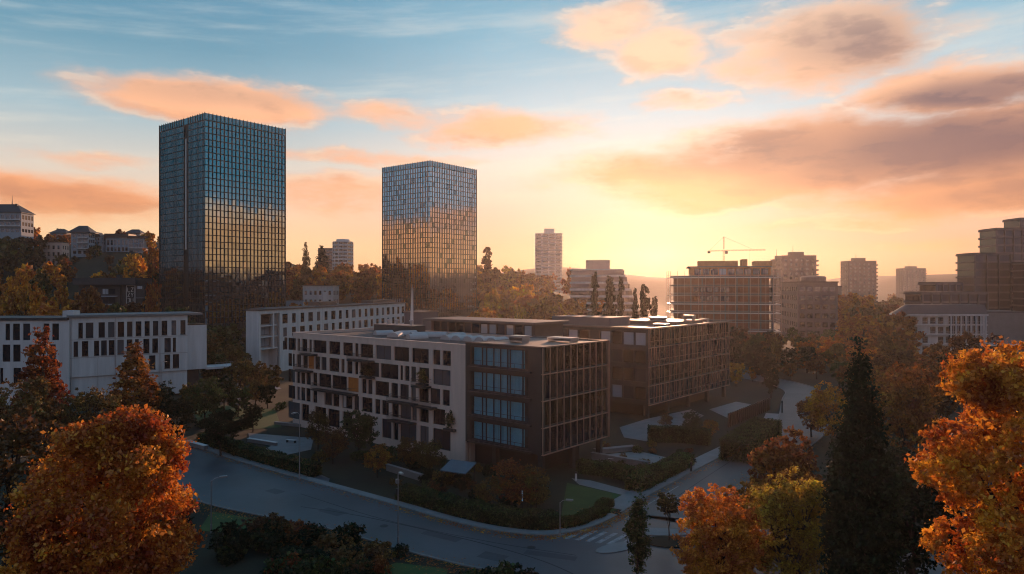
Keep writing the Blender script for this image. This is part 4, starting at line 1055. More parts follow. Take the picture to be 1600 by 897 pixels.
q = MB(); q.box(ln+1.78, 4, 27.2, ln+1.84, 8.5, 30.4); q.build('pale_panel', M['whitemetal'], t)  # white panel painted in place of a bright reflection on the right side
q = MB(); q.box(ln+1.78, 3, 2, ln+1.84, 7, 9); q.build('pale_panel', M['paleblue'], t)
t = placed('tower_crane', 'slim tower crane with a long thin jib above the scaffolded building', 'crane', 1131, 448.5, 330, 90)
def lattice(q, p, r, w, n):
    w *= 0.42
    p, r = Vector(p), Vector(r); d = (r-p).normalized(); a = d.orthogonal().normalized(); b_ = d.cross(a)
    cs = [(a+b_)*w/2, (a-b_)*w/2, (-a-b_)*w/2, (-a+b_)*w/2]
    for c in cs: q.bar(p+c, r+c, 0.04, n=4)
    for i in range(n):
        s0, s1 = p+(r-p)*i/n, p+(r-p)*(i+1)/n
        for j in range(4): q.bar(s0+cs[j], s1+cs[(j+1) % 4], 0.022, n=3)
q = MB(); lattice(q, (0, 0, -24), (0, 0, 17), 1.5, 18); q.build('mast', M['blackmetal'], t)
q = MB(); lattice(q, (0, 0, 17), (19.5, 0, 17.3), 1.0, 12); q.build('jib', M['blackmetal'], t)
q = MB(); lattice(q, (0, 0, 17), (-7.5, 0, 16.7), 1.0, 5); q.box(-7.5, -0.5, 15.7, -6.4, 0.5, 16.6); q.build('counter_jib', M['blackmetal'], t)
q = MB(); lattice(q, (0, 0, 17.6), (0, 0, 23.5), 0.8, 4); q.bar((0, 0, 23.4), (13, 0, 17.8), 0.05, n=3); q.bar((0, 0, 23.4), (-6.5, 0, 17.2), 0.05, n=3); q.build('apex', M['blackmetal'], t)
q = MB(); q.box(0.4, -1.2, 15.4, 1.5, -0.3, 16.8); q.build('cab', M['mauve'], t)
q = MB(); q.bar((12, 0, 17), (12, 0, 9), 0.03, n=3); q.box(11.8, -0.2, 8.4, 12.2, 0.2, 9.0); q.build('hook', M['blackmetal'], t)

# ------------------------------------------------------------------ further buildings along the right
p0 = at(1246, 530, 318); 
t = thing('street_block', 'dark blue grey flat block next along the street behind the scaffolded building', 'building', (p0[0], p0[1], 0), 100)
house(t, 17, 40, 0, 27, [(z, z+2.2) for z in range(3, 25, 4)], 5, 10, 'mauve', ww=2.2, glass='glass_far')
q = MB(); q.box(-.3, -.3, 27, 17.3, 40.3, 27.5); q.build('roof', M['roofdark'], t)
q = MB(); q.lathe([(5.5, 27.5), (5.5, 29.4), (5.0, 29.9), (2, 30.2)], 24, 9, 10); q.build('roof_drum', M['mauve'], t)
p0 = at(1278, 520, 385)
t = thing('street_block', 'lower dark block at the far end of the side street past the blue grey one', 'building', (p0[0], p0[1], 0), 100)
house(t, 12, 60, 0, 25, [(z, z+2.2) for z in range(3, 23, 4)], 4, 14, 'grey', ww=2.0)
q = MB(); q.box(-.2, -.2, 25, 12.2, 60.2, 25.6); q.build('roof', M['roofdark'], t)
def slab_tower(px, pw, ytop, Y, az, label, mat, floors, bal=True, base=-30):
    w = pw/F*Y*0.86; x, y, z = at(px, ytop, Y)
    t = thing('apartment_block', label, 'skyscraper', (x, y, z), az)
    rows = [(-3.1*(k+1), -3.1*(k+1)+1.7) for k in range(floors)]
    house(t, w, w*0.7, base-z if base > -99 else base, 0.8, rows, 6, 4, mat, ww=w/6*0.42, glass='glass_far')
    if bal:
        q = MB(); q.box(w+0.003, 1, 0, w+1.8, w*0.6, 0.25); q.box(w+1.7, 1, 0.25, w+1.8, w*0.6, 1.2); me = q.mesh('balcony', [M[mat]])
        for k in range(floors): link('balcony', me, t, (0, 0, -3.1*(k+1)-0.3))
    q = MB(); q.box(w*.3, w*.2, 0.8, w*.7, w*.5, 3.4); q.build('roof_house', M[mat], t)
    q = MB(); q.bar((w*.4, w*.3, 3.4), (w*.4, w*.3, 8), 0.15, 0.08, 4); q.build('aerial', M['blackmetal'], t)
    return t
slab_tower(1222, 60, 401, 480, 96, 'squat brown apartment block with balconies down its right edge, behind the scaffolded building', 'mauve', 10, base=0)
slab_tower(1207, 22, 407, 500, 96, 'narrow brown block half hidden at the left of the squat balconied apartment block', 'mauve', 9, False, base=0)
slab_tower(1325, 50, 409, 600, 94, 'lone dark slab of flats standing against the yellow sky over the street', 'mauve', 14, base=0)
slab_tower(1411, 40, 420, 900, 94, 'palest farthest apartment block in the haze left of the stepped dark complex', 'grey', 12, base=0)
# the rounded white apartment house
Yr = 236; k_ = Yr/F
x0 = (1393-CX)/F*(Yr+7)+0.6; 
t = thing('rounded_apartments', 'white apartment house with a rounded end, ringed by pale balcony bands under a dark roof', 'building', (x0, Yr, 0), 90)
WR = (1478-1393)*k_-3.5
def rnd(off=0.0):
    o = off; P = []
    for i in range(9):
        a = math.pi+math.pi/2*i/8; P.append((6+(6+o)*math.cos(a), 6+(6+o)*math.sin(a)))
    return P+[(WR+13, -o), (WR+13, 13+o)]+[(6+(6+o)*math.cos(a), 7+(6+o)*math.sin(a)) for a in [math.pi/2+math.pi/2*i/8 for i in range(9)]]
for k in range(5):
    z = -0.6+3.2*k
    q = MB(); q.prism(rnd(-1.1), z+0.3, z+3.2); q.build('storey', M['white'], t)
    q = MB(); q.prism(rnd(0.3), z, z+0.3); bb = q.build('balcony', M['white'], t)
    q = MB(); pl = rnd(0.25)
    for (xa, ya), (xb, yb) in list(zip(pl, pl[1:]))[:9]: q.bar((xa, ya, z+1.25), (xb, yb, z+1.25), 0.06, n=4); q.bar((xa, ya, z+0.8), (xb, yb, z+0.8), 0.04, n=4)
    q.build('railing', M['metal'], bb)
    pl = rnd(-1.1)
    for i in (3, 4, 5, 6):
        (xa, ya), (xb, yb) = pl[i], pl[i+1]; a = math.atan2(yb-ya, xb-xa)
        link('window', win_mesh(0.8, 2.2, 0, 'glass_far'), t, (xa+math.sin(a)*0.06, ya-math.cos(a)*0.06, z+0.45), a)
    for i in range(5):
        if (i+k) % 4 == 3: continue
        link('window', win_mesh(1.7, 2.1, 0, 'glass_far', 1), t, (6.6+i*2.6, 1.02, z+0.5))
for i in range(8):
    q = MB(); x = WR+0.4+i*1.65; q.box(x, -0.75, 0, x+0.28, -0.32, 15.3); q.build('mullion', M['white'], t)
for k in range(5):
    for i in range(7): link('window', win_mesh(1.3, 2.7, 0, 'glass_b'), t, (WR+0.75+i*1.65, 1.0, -0.2+3.2*k))
q = MB(); q.prism(rnd(0.5), 15.4, 15.9); q.build('eaves', M['white'], t)
q = MB(); A = rnd(0.3); B_ = rnd(-3.2); n = len(A)
q.add([(x, y, 15.9) for x, y in A]+[(x+1.2, y, 19.0) for x, y in B_], [(i, (i+1) % n, n+(i+1) % n, n+i) for i in range(n)]+[tuple(range(n, 2*n))]); q.build('roof', M['slate'], t)
t = thing('white_annex', 'plain white wall with one long dark window to the right of the rounded apartment house', 'building', (x0+WR+13.4, Yr+2, 0), 90)
q = MB(); ops = [(2.2, 6.5, 7.2, 8.8)]; q.skin(14, 0, 16.4, ops, 0.4); q.box(0, 0.6, 0, 14, 14, 16.2); q.build('wall', M['grey'], t); windows(t, FRONT(), ops, 0.2, 'glass_far', 3)
q = MB(); q.box(-.2, -.2, 16.4, 14.2, 14.2, 16.8); q.build('roof', M['slate'], t)
q = MB(); q.box(0, -2.6, 5.4, 14, -0.003, 6.0); q.build('canopy', M['white'], t)
t = thing('shop_block', 'dark block with white lettering high on its front at the right edge', 'building', (x0+WR+28.0, Yr-3, 0), 90)
q = MB(); q.box(0, 0, 0, 26, 14, 15.4); q.build('wall', M['slate'], t); q = MB(); q.box(-.2, -.2, 15.4, 26.2, 14.2, 15.9); q.build('roof', M['grey'], t)
q = MB()
def glyph(x, z, segs, s=1.0):
    for (xa, za, xb, zb) in segs: q.bar((x+xa*s, -0.08, z+za*s), (x+xb*s, -0.08, z+zb*s), 0.10, n=4)
glyph(1.6, 12.0, [(0, 0, .45, 1.2), (.45, 1.2, .9, 0), (.2, .5, .7, .5)]); glyph(3.0, 12.0, [(0, 0, 0, .9), (0, .8, .7, .9), (.7, .9, .7, 0)]); glyph(4.2, 12.0, [(.7, .1, 0, .1), (0, .1, 0, 1), (0, 1, .7, 1)])
q.build('lettering', M['whitemetal'], t)
# stepped dark complex
def dk(label, px0, px1, ytop, Y, dep, rows, mat, az=90, roof='roofdark', n=8, name='stepped_block'):
    dep = min(dep, 13); xa, xb = (px0-CX)/F*(Y+dep), (px1-CX)/F*Y; zt = H-(ytop-CY)/F*Y; w = xb-xa
    t = thing(name, label, 'building', (xa, Y, 0), az)
    q = MB(); q.box(0.5, 0.5, 0, w-0.5, dep-0.5, zt-0.1); q.build('glazing', M['glass_b'], t)
    st = zt/rows
    for k in range(rows):
        q = MB(); q.box(0, 0, st*k+st*0.76, w, dep, st*(k+1)-(0.003 if k < rows-1 else 0)); q.build('floor_band', M[mat], t)
    for i in range(n):
        x = 0.05+(w-0.6)*i/(n-1); q = MB(); q.box(x, -0.12, 0, x+0.5, 0.49, zt-0.3); q.build('pier', M[mat], t)
    q = MB(); q.box(0.2, 0.2, zt, w-0.2, dep-0.2, zt+0.35); q.build('roof', M[roof], t)
    return t
dk('lowest dark tier of the stepped complex, right over the roof of the rounded white apartments', 1411, 1545, 457, 268, 18, 7, 'steel')
dk('short dark upper tier set back between the lowest tier and the tall stepped blocks', 1434, 1505, 442, 288, 18, 8, 'mauve', n=5)
dk('broad dark glass block with banded floors, stepping up toward the right edge', 1493, 1581, 396, 306, 26, 12, 'steel', n=4)
dk('tall blank mauve block rising behind the banded glass block near the right edge', 1528, 1640, 357, 336, 20, 14, 'mauve', n=7)
dk('topmost block of the stepped complex, cut by the right edge against the sky', 1566, 1660, 341, 360, 18, 15, 'mauve', n=5)
dk('dark glass front with thin white mullions at the right edge below the tall mauve blocks', 1580, 1660, 410, 292, 10, 12, 'steel', n=12)
# ------------------------------------------------------------------ vegetation
def leaves(name, lobes, n, leaf, seed, mat, clump=40, spread=0.09, shell=0.55, flat=0.0, up=0.0):
    """n leaf-sized faces gathered in clumps through the outer volume of the lobes (cx,cy,cz,rx,ry,rz)"""
    g = np.random.default_rng(seed); L_ = np.array(lobes, float)
    vol = L_[:, 3]*L_[:, 4]*L_[:, 5]; pr = vol**0.75; pr /= pr.sum()
    nc = max(1, n//clump); li = g.choice(len(L_), nc, p=pr)
    d = g.normal(size=(nc, 3)); d /= np.linalg.norm(d, axis=1)[:, None]
    rr = shell+(1.06-shell)*g.random(nc)**0.6
    rr += g.normal(size=nc)*0.05
    c = L_[li, :3]+d*L_[li, 3:]*rr[:, None]
    s = spread*(vol.mean()**(1/3))*(0.6+0.8*g.random(nc))
    k = g.integers(0, nc, n)
    p = c[k]+g.normal(size=(n, 3))*s[k][:, None]*np.array([1, 1, 0.75-flat*.3])
    t1 = g.normal(size=(n, 3)); t1[:, 2] -= 0.4+up; t1 /= np.linalg.norm(t1, axis=1)[:, None]
    t2 = np.cross(t1, g.normal(size=(n, 3))); t2 /= np.linalg.norm(t2, axis=1)[:, None]
    sz = leaf*(0.4+1.2*g.random(n)**1.4)[:, None]
    a, b = t1*sz*0.62, t2*sz*0.42
    v = np.stack([p-a, p-a*0.1+b, p+a, p-a*0.1-b], 1).reshape(-1, 3)
    me = bpy.data.meshes.new(name)
    me.vertices.add(4*n); me.vertices.foreach_set('co', v.astype(np.float32).ravel())
    me.loops.add(4*n); me.loops.foreach_set('vertex_index', np.arange(4*n, dtype=np.int32))
    me.polygons.add(n); me.polygons.foreach_set('loop_start', np.arange(0, 4*n, 4, dtype=np.int32))
    me.update(calc_edges=True); me.materials.append(mat)
    return me
def trunk_mesh(name, h, r, lobes, seed, n_limbs=7, base=0.0, forks=1, twigs=0):
    g = random.Random(seed); q = MB()
    for f in range(forks):
        ox, oy = (g.uniform(-.5, .5), g.uniform(-.5, .5)) if forks > 1 else (0, 0)
        P = []; dx, dy = g.uniform(-.06, .06)+ox*0.35, g.uniform(-.06, .06)+oy*0.35
        for k in range(7):
            z = h*k/6; P.append((ox*0.6+dx*z+g.uniform(-.02, .02)*h*(k > 0), oy*0.6+dy*z+g.uniform(-.02, .02)*h*(k > 0), base+z))
        q.tube(P, [r*(1.25 if k == 0 else 1-0.13*k) for k in range(7)], 7)
        for i in range(n_limbs):
            c = lobes[g.randrange(len(lobes))]; s = P[g.choice((2, 3, 4, 5))]
            a, e = g.uniform(0, 6.28), g.uniform(-0.3, 0.9)
            tgt = Vector((c[0]+c[3]*0.8*math.cos(a)*math.cos(e), c[1]+c[4]*0.8*math.sin(a)*math.cos(e), c[2]+c[5]*0.8*math.sin(e)))
            s = Vector(s); m1 = s.lerp(tgt, 0.45)+Vector((0, 0, (tgt-s).length*0.10)); 
            q.tube([s, m1, tgt], [r*0.42, r*0.27, r*0.06], 5)
            for _ in range(twigs):
                b_ = m1.lerp(tgt, g.uniform(0, .7)); q.tube([b_, b_+Vector((g.uniform(-1, 1), g.uniform(-1, 1), g.uniform(.2, 1.2)))*h*0.13], [r*0.13, r*0.03], 4)
    return q.mesh(name, [M['bark']])
def tree_thing(name, label, cat, loc, rz, scale, crown, trunk, mat, group=None, hidden=False):
    t = thing(name, label, cat, loc, 90-math.degrees(rz), group)
    t.scale = scale if isinstance(scale, tuple) else (scale,)*3
    for nm, me in (('trunk', trunk), ('crown', crown)):
        if me is None: continue
        o = link(nm, me, t)
        if nm == 'crown' and mat is not None:
            o.material_slots[0].link = 'OBJECT'; o.material_slots[0].material = mat
    return t
def lumps(seed, h0, h1, r, n, squash=0.8):
    g = random.Random(seed); out = [(0, 0, (h0+h1)/2, r*0.72, r*0.72, (h1-h0)*0.46)]
    for i in range(n):
        z = g.uniform(h0+(h1-h0)*0.12, h1-(h1-h0)*0.16); t_ = (z-h0)/(h1-h0); rad = r*math.sin(math.pi*min(0.97, max(0.12, t_*0.85+0.12)))
        a = g.uniform(0, 6.28); s = r*g.uniform(0.32, 0.50)
        out.append((rad*0.68*math.cos(a), rad*0.68*math.sin(a), z, s, s, s*squash))
    return out
# --- prototypes, 10 m tall
PB = []
for i in range(5):
    lb = lumps(20+i, 2.0, 10.0, 3.9, 9)
    PB.append((leaves('crown', lb, 4200, 0.50, 50+i, L['orange'], 30, 0.11, 0.5), trunk_mesh('trunk', 7.0, 0.24, lb, 60+i, 5)))
PN = []
for i in range(4):
    lb = lumps(220+i, 2.0, 10.0, 3.9, 12)
    PN.append((leaves('crown', lb, 11000, 0.22, 250+i, L['orange'], 24, 0.10, 0.42), trunk_mesh('trunk', 7.0, 0.22, lb, 260+i, 9, twigs=2)))
PF = []
for i in range(4):
    lb = lumps(80+i, 1.2, 10.0, 4.2, 8)
    PF.append((leaves('crown', lb, 1500, 0.95, 90+i, L['orange'], 14, 0.12, 0.5), trunk_mesh('trunk', 6.5, 0.26, lb, 95+i, 2)))
def cone_lobes(h, r, n, p=1.0): return [(0, 0, 0.6+(h-0.6)*(k+.5)/n, r*(1-(k/n)**p)+0.12, r*(1-(k/n)**p)+0.12, h/n*0.85) for k in range(n)]
PC = [(leaves('crown', cone_lobes(10, 2.2, 9, 1.3), 10000, 0.25, 120+i, L['red'], 22, 0.14, 0.45), trunk_mesh('trunk', 9, 0.2, [(0, 0, 5, 1, 1, 2)], 5+i, 2)) for i in range(2)]
def col_lobes(h, r, n): return [(0, 0, 0.4+(h-0.4)*(k+.5)/n, r*(0.35+0.65*math.sin(math.pi*min(1, (k+1.2)/(n+0.6)))**0.6), r*(0.35+0.65*math.sin(math.pi*min(1, (k+1.2)/(n+0.6)))**0.6), h/n*0.8) for k in range(n)]
PP = [(leaves('crown', col_lobes(10, 0.95, 10), 2600, 0.40, 130+i, L['dark'], 20, 0.20, 0.4), trunk_mesh('trunk', 9, 0.14, [(0, 0, 5, .4, .4, 2)], 15+i, 2)) for i in range(2)]
PS = []
for i in range(4):
    lb = [(0, 0, 0.45, 0.9, 0.9, 0.55)]+[(random.uniform(-.6, .6), random.uniform(-.6, .6), random.uniform(.35, .8), .5, .5, .38) for _ in range(4)]
    PS.append(leaves('foliage', lb, 1500, 0.13, 140+i, L['hedge'], 18, 0.12, 0.5))
def plant(kind, px, ytop, Y, mat, label, group=None, wide=1.0, name=None, zbase=None, pxw=None, cat='tree', i=None):
    X = (px-CX)/F*Y; zg = terr(X, Y) if zbase is None else zbase
    zt = H-(ytop-CY)/F*Y; h = max(1.0, zt-zg+0.15)
    P = {'b': PN if Y < 132 else PB, 'f': PF, 'c': PC, 'p': PP}[kind]; k = random.randrange(len(P)) if i is None else i % len(P)
    s = h/10.0; wsc = s*wide
    if pxw: wsc = pxw/F*Y/({'b': 8.2, 'f': 8.8, 'c': 4.8, 'p': 2.3}[kind])
    return tree_thing(name or {'b': 'broadleaf_tree', 'f': 'broadleaf_tree', 'c': 'conical_tree', 'p': 'poplar_tree'}[kind], label, cat, (X, Y, zg-0.15), random.uniform(0, 6.28), (wsc, wsc, s), P[k][0], P[k][1], L[mat], group)

# --- big trees near the camera, each with its own crown
def big(name, label, px, Y, lobes, n, leaf, mat, seed, trunk_h, tr, forks=1, limbs=9, clump=26, spread=0.075, shell=0.6, cat='tree', twigs=0, up=0.0):
    X = (px-CX)/F*Y
    return tree_thing(name, label, cat, (X, Y, 0), 0, 1.0, leaves('crown', lobes, n, leaf, seed, mat, clump, spread, shell, up=up), trunk_mesh('trunk', trunk_h, tr, lobes, seed, limbs, forks=forks, twigs=twigs), None)
lb = [(0, 0, 9.8, 4.6, 4.6, 6.0)]
g = random.Random(3)
for i in range(34):
    a = g.uniform(0, 6.28); e = g.uniform(-0.6, 1.35); rr = g.uniform(3.5, 5.0)
    lb.append((rr*math.cos(a)*math.cos(e), rr*math.sin(a)*math.cos(e), 10.0+g.uniform(4.8, 6.4)*math.sin(e), g.uniform(0.8, 2.0), g.uniform(0.8, 2.0), g.uniform(0.7, 1.5)))
big('maple_tree', 'large round maple with glowing orange leaves at the lower left', 165, 46, lb, 95000, 0.20, L['bright'], 201, 12, 0.42, clump=30, spread=0.13, shell=0.42, twigs=2)
lb = [(0.5, 0, 12.2, 4.8, 4.6, 8.2)]
for i in range(34):
    a = g.uniform(0, 6.28); e = g.uniform(-0.8, 1.4); rr = 4.9
    lb.append((0.5+rr*math.cos(a)*math.cos(e), rr*math.sin(a)*math.cos(e), 12.6+9.6*math.sin(e), g.uniform(1.1, 2.1), g.uniform(1.1, 2.1), g.uniform(1.0, 1.8)))
big('maple_tree', 'tall orange tree filling the lower right edge beside the dark conifer', 1628, 40, lb, 95000, 0.20, L['bright'], 202, 14, 0.45, clump=30, spread=0.10, shell=0.5)
lb = [(0, 0, 6.3, 3.0, 3.0, 4.2)]+[(g.uniform(-2.4, 2.4), g.uniform(-2.2, 2.2), g.uniform(4, 9.4), 1.2, 1.2, 1.1) for _ in range(14)]
big('maple_tree', 'multi stemmed orange tree at the bottom edge right of the road', 1120, 53, [(x, y, z-0.6, a, b_, c) for x, y, z, a, b_, c in lb], 52000, 0.145, L['bright'], 203, 7.5, 0.15, forks=5, limbs=9, clump=30, shell=0.40, spread=0.075, twigs=3, up=-0.6)
lb = [(0, 0, 6.8, 3.4, 3.2, 4.6)]+[(g.uniform(-2.8, 2.8), g.uniform(-2.4, 2.4), g.uniform(4, 10.6), 1.2, 1.2, 1.1) for _ in range(15)]
big('maple_tree', 'yellow green leaved tree with bare upright twigs beside the dark conifer', 1245, 53, [(x, y, z-0.3, a, b_, c) for x, y, z, a, b_, c in lb], 44000, 0.145, leaf_mat('leaf_yellow_green', (0.18, 0.095, 0.012), (0.52, 0.30, 0.04), 0.45), 204, 9, 0.16, forks=5, limbs=9, clump=30, shell=0.40, spread=0.075, twigs=4, up=-0.6)
lb = [(0, 0, 6.6, 3.2, 3.0, 3.6)]+[(g.uniform(-3, 3), g.uniform(-2.6, 2.6), g.uniform(4.5, 10), 1.3, 1.3, 1.1) for _ in range(13)]
big('maple_tree', 'russet tree leaning over the street behind the yellow green tree', 1225, 69, lb, 18000, 0.28, leaf_mat('leaf_rust', (0.13, 0.042, 0.010), (0.40, 0.14, 0.03), 0.42), 205, 8, 0.2, forks=2, limbs=9, shell=0.45, twigs=2)
lb = [(0, 0, 4.2, 2.4, 2.2, 2.4)]+[(g.uniform(-2.2, 2.2), g.uniform(-2, 2), g.uniform(3, 6.2), 1.1, 1.1, 0.9) for _ in range(9)]
big('maple_tree', 'low russet tree at the edge of the road above the multi stemmed orange tree', 1162, 66, lb, 12000, 0.26, leaf_mat('leaf_rust_pale', (0.16, 0.055, 0.012), (0.46, 0.17, 0.035), 0.42), 206, 5, 0.16, forks=2, limbs=8, shell=0.45, twigs=2)
# dark columnar conifer
cr_ = lambda k: 2.02*min(1.0, ((16-k)/16*2.0))**0.9*(1.0 if k > 1 else 0.9)+0.05
lb = [(0, 0, 0.8+20.2*(k+.5)/16, cr_(k), cr_(k), 1.35) for k in range(16)]
big('conifer_tree', 'tall dark green columnar conifer at the lower right', 1345, 44, lb, 60000, 0.17, L['dark'], 207, 19, 0.3, limbs=6, clump=20, spread=0.14, shell=0.6, up=-1.0)
# thin young trees at the junction
lb = [(g.uniform(-.3, .3), g.uniform(-.3, .3), 1.7+0.62*k, 0.75*math.sin(math.pi*(k+1.6)/12)+0.15, 0.75*math.sin(math.pi*(k+1.6)/12)+0.15, 0.55) for k in range(10)]
big('young_tree', 'slim dark upright young tree on the near verge left of the orange trees', 997, 60, [(x, y, z-0.4, a, b_, c) for x, y, z, a, b_, c in lb], 5200, 0.17, L['green'], 208, 6, 0.10, limbs=8, clump=14, spread=0.22, shell=0.35)
lb = [(0, 0, 3.7, 1.25, 1.25, 0.9)]+[(g.uniform(-.9, .9), g.uniform(-.9, .9), g.uniform(3.2, 4.5), .5, .5, .4) for _ in range(6)]
big('young_tree', 'small round headed young tree on a brown island in the junction', 1045, gp(1045, 846)[1], lb, 2600, 0.17, L['olive'], 209, 4.1, 0.075, limbs=8, clump=12, spread=0.14, shell=0.3)

# --- named trees a viewer can pick out
plant('c', 65, 512, 122, 'red', 'conical red topped tree in front of the white office wing', pxw=86, i=0)
plant('c', 210, 536, 116, 'russet', 'dark brown conical tree in front of the long white office block', pxw=92, i=1)
plant('b', 30, 590, 96, 'brown', 'dark round tree at the left edge below the white wing', i=0)
plant('b', 140, 600, 104, 'brown', 'low dark tree between the red conical tree and the brown one', i=1)
plant('b', 8, 640, 62, 'brown', 'shadowed tree cut by the left edge beside the large orange maple', i=2, wide=1.1)
plant('b', 250, 598, 120, 'dark', 'dark green tree under the canopy end of the white office block', i=3)
plant('b', 320, 590, 128, 'green', 'green bushy tree just right of the canopy column', i=4)
plant('b', 352, 505, 205, 'green', 'tall green tree at the foot of the left glass tower', i=0, wide=1.2)
plant('b', 325, 520, 190, 'olive', 'olive tree between the white end block and the long middle office', i=1)
plant('b', 300, 500, 215, 'green', 'dark green treetop peeping over the white end block', i=2)
plant('b', 375, 560, 165, 'olive', 'olive tree left of the cream building far corner', i=2)
plant('b', 400, 585, 150, 'brown', 'low brown tree beside the far corner of the cream building', i=3)
plant('b', 345, 640, 105, 'dark', 'dark rounded tree at the bend of the main road left of the paved court', i=4)
plant('b', 560, 636, 104, 'green', 'tallest green tree standing against the cream facade', i=1)
plant('b', 497, 640, 109, 'olive', 'smaller olive tree near the left part of the cream facade', i=2, wide=0.8)
plant('b', 520, 668, 100, 'brown', 'dark brown tree beside the paved court', i=3)
plant('b', 590, 694, 93, 'russet', 'small russet tree below the cream facade', i=0)
plant('b', 640, 682, 97, 'brown', 'brown tree in front of the ground floor of the cream building', i=4)
plant('b', 672, 685, 94, 'olive', 'olive tree with ochre leaves by the cream building right end', i=1)
plant('b', 800, 716, 80, 'russet', 'dark russet tree at the street corner in front of the curtained office', i=2, wide=1.3)
plant('b', 838, 728, 80, 'brown', 'brown tree on the corner nearest the cantilever', i=3, wide=1.0)
plant('b', 765, 745, 80, 'brown', 'low brown tree behind the corner hedge left of the russet one', i=0, wide=1.2)
plant('b', 720, 748, 86, 'dark', 'dark bushy tree beside the blue grey canopy', i=1, wide=1.1)
plant('b', 1150, 566, 178, 'yellow', 'yellow tree at the end of the finned bronze office', i=0)
plant('b', 1176, 572, 186, 'yellow', 'second smaller yellow tree nearer the side street', i=2, wide=0.8)
plant('b', 1205, 575, 160, 'dark', 'dark tree at the bend of the side street', i=3, wide=0.8)
plant('b', 1236, 566, 192, 'brown', 'dark tree hanging over the far end of the visible street bend', i=2, wide=1.2)
for px, yt, Y in ((1196, 560, 196), (1222, 556, 208), (1246, 552, 214), (1270, 548, 232), (1290, 540, 226), (1262, 535, 262), (1285, 525, 285), (1246, 545, 240)):
    plant('b', px, yt, Y, random.choice(['brown', 'russet', 'dark']), 'hazy dark tree closing the view where the side street bends away', 'trees beyond the street bend', i=3, wide=1.1)
for px, yt, Y in ((-30, 366, 405), (4, 367, 402), (30, 368, 408), (52, 372, 412), (76, 411, 402), (98, 396, 415), (118, 400, 432), (140, 386, 452), (164, 402, 446), (186, 405, 444), (208, 404, 450), (226, 404, 440), (100, 412, 395), (172, 416, 420), (236, 410, 430)):
    plant('f', px, yt, Y, random.choice(['brown', 'russet', 'green', 'olive']), 'tree directly below the hilltop houses on the left', 'trees under the hilltop houses')
for px, yt, Y, mt in ((338, 548, 176, 'green'), (362, 536, 184, 'olive'), (383, 560, 172, 'green'), (405, 566, 168, 'brown'), (425, 572, 162, 'olive'), (350, 590, 140, 'dark'), (300, 600, 132, 'olive'), (418, 600, 146, 'dark'), (372, 604, 136, 'green'), (395, 630, 122, 'dark'), (275, 620, 112, 'dark')):
    plant('b', px, yt, Y, mt, 'dark leafy tree in the planted gap between the white office block and the cream building', 'trees in the gap left of the cream building')
for px, yt, Y in ((1310, 470, 330), (1335, 462, 350), (1340, 456, 365), (1325, 500, 260), (1352, 490, 270), (1368, 520, 240), (1306, 530, 215), (1335, 540, 200), (1362, 545, 190)):
    plant('b', px, yt, Y, random.choice(['russet', 'orange', 'orange']), 'hazy russet tree in the park strip along the right of the side street', 'trees right of the side street', wide=1.15)
plant('b', 1262, 560, 205, 'russet', 'russet tree closing the far end of the visible street bend', i=1, wide=1.1)
plant('b', 1080, 640, 122, 'green', 'dark green garden tree under the fins of the bronze office', i=1, wide=1.1)
plant('b', 1110, 655, 118, 'russet', 'low reddish garden tree next to the iron fence', i=2, wide=1.2)
plant('b', 1040, 645, 125, 'brown', 'brown garden tree in front of the bronze office column', i=4, wide=1.1)
plant('b', 1268, 620, 118, 'russet', 'open branched russet tree at the right side of the street bend', i=2)
plant('b', 1300, 600, 112, 'orange', 'hazy orange tree behind the dark conifer', i=3)
plant('b', 1418, 568, 92, 'russet', 'round rust coloured tree between the conifer and the big orange tree', i=4)
plant('b', 1492, 545, 150, 'dark', 'dark tree in front of the rounded white apartments', i=0, wide=1.2)
plant('b', 1436, 590, 165, 'brown', 'brown tree at the foot of the rounded white apartments', i=1)
plant('b', 1430, 720, 56, 'dark', 'shaded dark tree filling the gap between conifer and big orange tree', i=2, wide=1.2)
plant('b', 1395, 690, 66, 'dark', 'dark bush tree just right of the conifer', i=3, wide=1.2)
plant('b', 1300, 740, 62, 'brown', 'brown tree tucked behind the conifer on its left', i=1)
plant('b', 1530, 520, 120, 'brown', 'brown treetop behind the big orange tree', i=0)
plant('f', 770, 458, 330, 'yellow', 'bright yellow tree at the right foot of the shorter glass tower', i=0, pxw=44)
plant('f', 812, 476, 300, 'yellow', 'small yellow tree over the roof of the second bronze office', i=1, pxw=26)
plant('p', 761, 383, 455, 'russet', 'tall thin poplar just right of the shorter glass tower', i=0, pxw=17)
plant('c', 478, 379, 470, 'brown', 'sparse pointed spruce on the skyline between the towers', i=0, pxw=22)
plant('c', 503, 384, 480, 'dark', 'dark pointed conifer in front of the grey block on the skyline', i=1, pxw=34)
for j, (px, yt, w, lab) in enumerate([(929, 420, 15, 'leftmost and tallest of the dark poplars behind the second bronze office'), (953, 430, 20, 'second dark poplar from the left, thick, behind the bronze office roof'),
        (970, 428, 12, 'thin dark poplar in the middle of the row'), (992, 449, 12, 'shortest dark poplar of the row behind the bronze office'), (1007, 440, 19, 'stout dark poplar at the right end of the row'), (1022, 462, 14, 'small dark poplar-like tree right of the row')]):
    plant('p', px, yt, 214+j*3, 'dark', lab, pxw=w, i=j)
